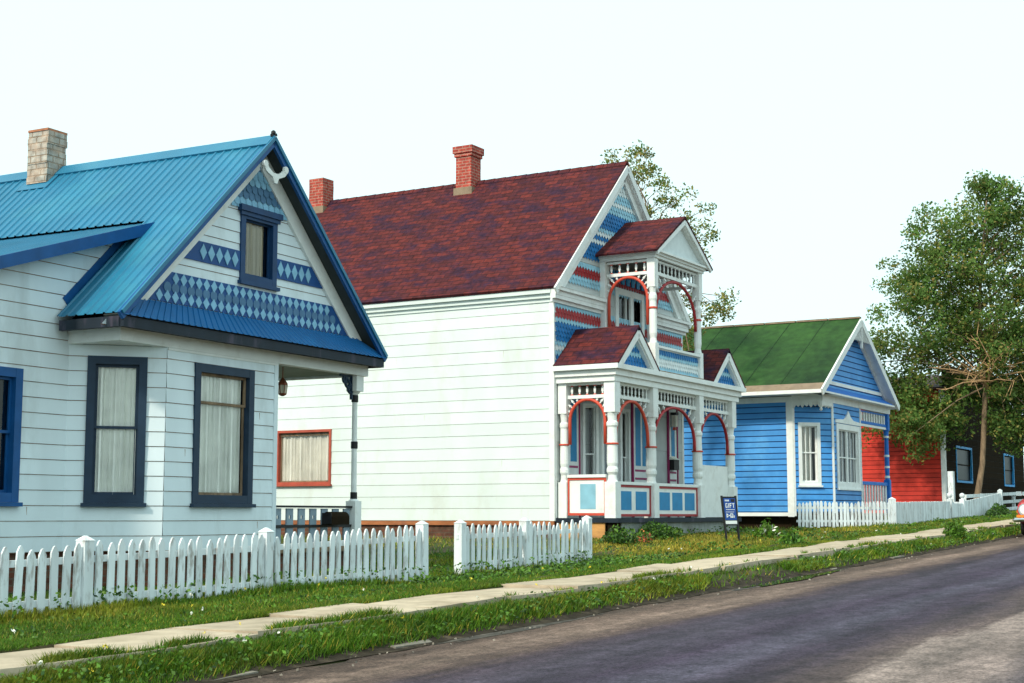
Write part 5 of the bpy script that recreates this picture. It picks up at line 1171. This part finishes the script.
def grass():
    def blades(n, xr, yr, hfun, wfun, pw=1.5, keep=None, lean=.5):
        a, c = xr; u = rng.random(n); k = 1-pw
        x = (a**k + u*(c**k-a**k))**(1/k); y = rng.uniform(*yr, n)
        if keep is not None:
            m = keep(x, y) > rng.random(n); x, y = x[m], y[m]; n = len(x)
        z = gh(x, y)-.01; h = hfun(x, y)*rng.uniform(.45, 1.25, n); w = wfun(x, y)
        th = rng.uniform(0, 6.283, n); dx, dy = np.cos(th)*w/2, np.sin(th)*w/2
        lx, ly = rng.normal(0, lean, n)*h, rng.normal(0, lean, n)*h
        return np.stack([np.stack([x-dx, y-dy, z], 1), np.stack([x+dx, y+dy, z], 1), np.stack([x+lx, y+ly, z+h], 1)], 1), x, y
    wf = lambda x, y: .006+.0009*x
    patch = lambda x, y: .5+.5*np.sin(x*1.1+np.sin(y*2.3))*np.sin(y*1.9+x*.37)
    bare = lambda x, y: np.where((x > 18.9+.5*np.sin(y*9)) & (x < 22.4), np.where(y < 7.93, .04, .25), np.where((x > 24.3) & (x < 25.6), .2, np.where(y < 7.60, .07, np.where(y < 7.74, .38, 1.0))))
    edge = lambda x: 7.98+.13*np.sin(x*1.3)*np.sin(x*.57+1)+.05*np.sin(x*5)
    v1, x1, y1 = blades(150000, (5, 60), (7.54, 8.14), lambda x, y: .07+.07*patch(x, y*3+1)*np.clip((8.1-y)/.3, .2, 1), wf, 1.7, lambda x, y: bare(x, y)*np.where(y > edge(x)+.06, .0, 1))
    fence = lambda x, y: np.where(np.abs(y-10.86) < .18, np.where(x < 22, 1.0, .3), 0)
    v2, x2, y2 = blades(210000, (7, 60), (9.02, 13.6), lambda x, y: .035+.04*patch(x, y)+.03*fence(x, y), wf, 1.5, None, .45)
    v3, x3, y3 = blades(60000, (8, 60), (9.0, 9.35), lambda x, y: .035+.03*patch(x, y), wf, 1.6)
    v4, x4, y4 = blades(45000, (8, 40), (10.70, 11.2), lambda x, y: .06+.09*patch(x*2, y), wf, 1.6, lambda x, y: np.where(x < 22.3, 1, .25), .25)
    v5, x5, y5 = blades(40000, (16, 60), (13.4, 30), lambda x, y: .10+0*x, lambda x, y: .02+0*x, 1.3)
    V = np.concatenate([v1, v2, v3, v4, v5]); X = np.concatenate([x1, x2, x3, x4, x5]); Y = np.concatenate([y1, y2, y3, y4, y5])
    dry_sunny = np.clip(sm(21.5, 25, X)*(1-sm(33, 42, X))*sm(9.3, 10.4, Y)*.75 + .12, 0, 1)*(.55+.6*patch(X*1.7, Y*1.3))  # more yellow blades where the lawn is sunny; sunlight put into the colour
    mi = (rng.random(len(X)) < dry_sunny).astype(int)
    o = np_mesh('grass', V, 3, [M['grass'], M['grassdry_sunny']], mi); tag(o, 'short patchy green and yellowing, sun-tinted grass along the street', 'grass', kind='stuff')
    # broad leafed ground cover and small blooms
    L = []; mi = []
    def clump(x, y, n, s, r, h):
        z = float(gh(x, y)); P = np.stack([rng.normal(x, r, n), rng.normal(y, r*.7, n), z+rng.uniform(.02, h, n)], 1)
        L.append(leaf_quads(P, s, .3, .6)); mi.extend((rng.random(n) < .25).astype(int).tolist())
    for _ in range(520):
        u = rng.random(); x = 7*(60/7)**u
        if not (18.7 < x < 22.5 or 24.2 < x < 25.6): clump(x, rng.uniform(7.62, 8.0), 10, .035+.0008*x, .08, .10)
    for _ in range(260):
        u = rng.random(); x = 8*(55/8)**u; clump(x, rng.uniform(9.12, 10.7), 8, .032+.0007*x, .08, .045)
    for _ in range(120):
        x = rng.uniform(8, 22.3); clump(x, rng.uniform(10.72, 11.0), 14, .05, .07, .24)
    for _ in range(160):
        x = rng.uniform(16.2, 22.5); clump(x, rng.uniform(9.6, 10.8), 14, .055, .12, .12)
    for _ in range(140):
        x = rng.uniform(23, 34); clump(x, rng.uniform(9.3, 12.8), 8, .06, .1, .11)
    for _ in range(26):
        x = rng.uniform(30, 39); clump(x, rng.uniform(12.4, 14.0), 14, .07, .18, .16)
    for _ in range(26):
        x = rng.uniform(38, 50); clump(x, rng.uniform(9.2, 10.7), 14, .07, .16, .12)
    nL = sum(len(q) for q in L)
    o = np_mesh('ground_cover', np.concatenate(L), 4, [M['weed'], M['leafdark']], np.array(mi)); tag(o, 'broad leaved weeds growing through the grass', 'weeds', kind='stuff')
    P = []; mi = []
    for _ in range(70):
        u = rng.random(); x = 7*(45/7)**u; y = rng.choice([rng.uniform(7.7, 8.1), rng.uniform(9.1, 11)])
        c = np.array([x, y, float(gh(x, y))+rng.uniform(.06, .15)]); k = 6
        P.append(c+rng.normal(0, .008, (k, 3))); mi += [int(rng.random() < .45)]*k
    P = np.concatenate(P); o = np_mesh('wild_flowers', leaf_quads(P, .021, 0, .9), 4, [M['yellow'], M['petal']], np.array(mi)); tag(o, 'tiny yellow and white flowers dotted in the grass', 'flowers', kind='stuff')
    # loose stones and litter along the gutter
    L = []
    n = 260; u = rng.random(n); x = 6*(45/6)**u; y = 7.42+rng.normal(0, .16, n); s = rng.uniform(.008, .03, n)
    P = np.stack([x, y, SLOPE*x+.006+s*.4], 1)
    o = np_mesh('gutter_gravel', leaf_quads(P, 1, .6, .8)*0+ (leaf_quads(np.zeros((n, 3)), .032, .55, .9)+P[:, None, :]), 4, [mat('pale_stone', (.26,.23,.19), .9, .3, 5, rnd=.5)]); tag(o, 'loose stones along the gutter', 'gravel', kind='stuff')
grass()

# ------------------------------------------------------------------ blue board sign
def sign():
    x, y = 28.05, 10.88; z = float(gh(x, y)); base = (x, y, z)
    t = thing('board_sign', 'blue board sign with white marks in a black frame standing on the lawn', 'sign', base, 0)
    F = Frame((x-.23, y+.10), (x+.23, y-.10))
    tilt = lambda a, zz, o=0: F((a-.35)*.50+.30, z+zz*.93, o-.10*(zz-.4))
    b = MB()
    for a in (.0, .69): b.bar(tilt(a+.015, -.03), tilt(a+.015-.09*(a < .3)+.02, 1.02), .035, .035)
    b.bar(tilt(0, .985), tilt(.7, .985), .03, .03); b.bar(tilt(.02, .40), tilt(.7, .40), .03, .03)
    b.build('frame', M['black'], t, base)
    b = MB(); b.fb(tilt, .03, .67, .50, .97, -.012, .012); b.build('board', M['signblue'], t, base)
    b = MB(); b.fb(tilt, .03, .67, .415, .485, -.012, .012); b.build('lower_strip', M['white'], t, base)
    b = MB(); o0, o1 = .0125, .016; q = lambda a0, a1, z0, z1, m=0: b.fb(tilt, a0, a1, z0, z1, o0, o1, m)
    q(.42, .62, .89, .95, 1)                                   # dark emblem
    for k in range(4): q(.09+k*.06, .125+k*.06, .90, .935)     # small marks
    # a row of four bold worn letters, unreadable, then fine print and the large lower marks
    q(.10, .13, .76, .86); q(.10, .20, .76, .78); q(.10, .20, .84, .86); q(.18, .20, .76, .81)
    q(.25, .28, .76, .86); q(.33, .36, .76, .86); q(.36, .44, .84, .86); q(.36, .42, .80, .82); q(.49, .60, .84, .86); q(.53, .56, .76, .839)
    for k in range(9): q(.11+k*.055, .145+k*.055, .715, .730)
    for k in range(8): q(.09+k*.06, .125+k*.06, .665, .678)
    q(.11, .14, .55, .64); q(.141, .20, .565, .59); q(.141, .20, .605, .63); q(.22, .30, .585, .605)
    q(.32, .35, .55, .64); q(.45, .48, .55, .64); q(.351, .449, .62, .64); q(.351, .449, .55, .57); q(.39, .42, .571, .60); q(.52, .55, .55, .60)
    b.build('lettering', [M['white'], M['black']], t, base)
sign()

# ------------------------------------------------------------------ parked car, nose towards the viewer
def car():
    x0, yc = 38.6, 6.55; z0 = gz(x0+2, .004); base = (x0+2.2, yc, z0)
    t = thing('parked_car', 'red car with a chrome bumper parked at the kerb facing the viewer', 'car', base, 0)
    hw = .86
    # lengthwise stations: x, half width, bottom, top
    st = [(0.10,.78,.42,.70), (.16,.82,.36,.82), (.5,.85,.30,.90), (1.1,hw,.27,.95), (1.45,hw,.25,.98), (2.5,hw,.24,.98), (3.4,hw,.26,.96), (4.1,.84,.32,.93), (4.45,.78,.42,.86)]
    b = MB(); rings = []
    for x, w, zb_, zt_ in st:
        rings.append([(x0+x, yc-w*.93, z0+zb_), (x0+x, yc-w, z0+(zb_+zt_)*.5), (x0+x, yc-w*.98, z0+zt_-.07), (x0+x, yc-w*.88, z0+zt_), (x0+x, yc, z0+zt_+.03), (x0+x, yc+w*.88, z0+zt_), (x0+x, yc+w*.98, z0+zt_-.07), (x0+x, yc+w, z0+(zb_+zt_)*.5), (x0+x, yc+w*.93, z0+zb_)])
    for p, q in zip(rings[:-1], rings[1:]):
        for k in range(8): b.face([p[k], q[k], q[k+1], p[k+1]], 0, .5)
        b.face([p[8], q[8], q[0], p[0]], 0, .5)
    b.face(rings[0][::-1], 0); b.face(rings[-1], 0)
    # cabin
    cab = [(1.35,.80,.97), (1.95,.66,1.38), (3.05,.64,1.40), (3.85,.76,.95)]
    cr = [[(x0+x, yc-w, z0+z), (x0+x, yc+w, z0+z)] for x, w, z in cab]
    b.face([cr[1][0], cr[2][0], cr[2][1], cr[1][1]], 0)
    for s_ in (0, 1):
        for k in (0, 1, 2): b.bar(cr[k][s_], cr[k+1][s_], .06, .06, 0)
    for k in (1, 2): b.bar(cr[k][0], cr[k][1], .06, .06, 0)
    b.bar((x0+2.4, cr[0][0][1]+.02, z0+.97), (x0+2.42, cr[1][0][1], z0+1.38), .06, .06, 0); b.bar((x0+2.4, cr[0][1][1]-.02, z0+.97), (x0+2.42, cr[1][1][1], z0+1.38), .06, .06, 0)
    bo = b.build('body', M['carred'], t, base, smooth=False)
    g = MB(); g.face([cr[0][0], cr[1][0], cr[1][1], cr[0][1]]); g.face([cr[2][0], cr[3][0], cr[3][1], cr[2][1]])
    for s_ in (0, 1): g.face([cr[0][s_], cr[1][s_], cr[2][s_], cr[3][s_]])
    g.build('window', M['black'], t, base)
    # front: grille, lamps, bumper
    k = MB(); k.box(x0+.06, x0+.12, yc-.45, yc+.45, z0+.50, z0+.68); k.build('grille', M['black'], t, base)
    for s_ in (-1, 1):
        y = yc+s_*.63
        k = MB(); k.tube([(x0+.14,y,z0+.64),(x0+.085,y,z0+.64),(x0+.06,y,z0+.64)], [.135,.13,.10], 16); h = k.build('headlight', M['lens'], t, base, smooth=False)
        k = MB(); k.tube([(x0+.10,y,z0+.64),(x0+.075,y,z0+.64)], [.150,.150], 16); k.build('headlight_rim', M['chrome'], h, base)
        k = MB(); y0_, y1_ = sorted((yc+s_*.47, yc+s_*.815)); k.box(x0+.03, x0+.16, y0_, y1_, z0+.455, z0+.515); k.build('turn_signal', M['amber'], t, base)
        k = MB(); k.box(x0+.30, x0+.42, yc+s_*.83-.03, yc+s_*.83+.03, z0+.56, z0+.63); k.build('side_marker', M['amber'], t, base)
        k = MB(); k.bar((x0+1.55, yc+s_*.84, z0+1.0), (x0+1.55, yc+s_*.98, z0+1.06), .05, .03); k.box(x0+1.50, x0+1.60, yc+s_*1.02-.07, yc+s_*1.02+.07, z0+1.01, z0+1.12); k.build('wing_mirror', M['chrome'], t, base)
    for xx in (-.02, 4.40):
        k = MB(); k.tube([(x0+xx+.22 if xx < 1 else x0+xx-.1, yc-.90, z0+.39), (x0+xx+.02, yc-.84, z0+.39), (x0+xx, yc-.4, z0+.39), (x0+xx, yc+.4, z0+.39), (x0+xx+.02, yc+.84, z0+.39), (x0+xx+.22 if xx < 1 else x0+xx-.1, yc+.90, z0+.39)], .055, 8); k.build('bumper', M['chrome'], t, base, smooth=True)
    k = MB(); k.box(x0-.045, x0-.03, yc-.16, yc+.16, z0+.33, z0+.44); k.build('licence_plate', M['white'], t, base)
    for x in (.85, 3.55):
        for s_ in (-1, 1):
            y = yc+s_*.74; k = MB(); k.tube([(x0+x, y-.10, z0+.30), (x0+x, y-.085, z0+.30), (x0+x, y+.085, z0+.30), (x0+x, y+.10, z0+.30)], [.27,.30,.30,.27], 22); w = k.build('wheel', M['tyre'], t, base)
            k = MB(); k.tube([(x0+x, y+s_*.095, z0+.30), (x0+x, y+s_*.115, z0+.30)], [.17,.14], 16); k.build('hubcap', M['chrome'], w, base)
car()

# ================================================================== LIGHT, SKY, CAMERA
SUN_TO = Vector((-.99, .11, 0)).normalized(); EL = R(40)
w = bpy.data.worlds.new('World'); scn.world = w; w.use_nodes = True
nt = w.node_tree; N = nt.nodes; L = nt.links; bg = N['Background']
sky = N.new('ShaderNodeTexSky'); sky.sky_type = 'NISHITA'; sky.sun_disc = False; sky.sun_elevation = EL
sky.sun_rotation = math.atan2(SUN_TO.x, SUN_TO.y); sky.air_density = 1.0; sky.dust_density = 4.0; sky.ozone_density = 1.0
mx = N.new('ShaderNodeMix'); mx.data_type = 'RGBA'; mx.inputs[0].default_value = .85
L.new(sky.outputs[0], mx.inputs[6]); mx.inputs[7].default_value = (8.35, 11.0, 11.2, 1)     # thin bright overcast veil
L.new(mx.outputs[2], bg.inputs['Color']); bg.inputs['Strength'].default_value = .10
sd = bpy.data.lights.new('sun', 'SUN'); sd.energy = 2.7; sd.angle = R(5); sd.color = (1.0, .92, .77)
so = bpy.data.objects.new('sun', sd); COL.objects.link(so)
dirv = Vector((SUN_TO.x*math.cos(EL), SUN_TO.y*math.cos(EL), math.sin(EL)))
so.rotation_euler = dirv.to_track_quat('Z', 'Y').to_euler(); so.location = (0, 20, 30)

cam = bpy.data.cameras.new('camera'); cam.sensor_width = 36; cam.lens = 1480/1024*36; cam.clip_end = 2000; cam.clip_start = .1
co = bpy.data.objects.new('camera', cam); COL.objects.link(co); co.location = (0, 0, 1.45)
co.rotation_euler = (R(90)+math.atan((515-341.5)/1480), 0, R(VIEW_AZ-90))
scn.camera = co
vs = scn.view_settings; vs.view_transform = 'Standard'; vs.look = 'None'; vs.exposure = .35; vs.gamma = 1
scn.cycles.max_bounces = 8; scn.cycles.transparent_max_bounces = 12
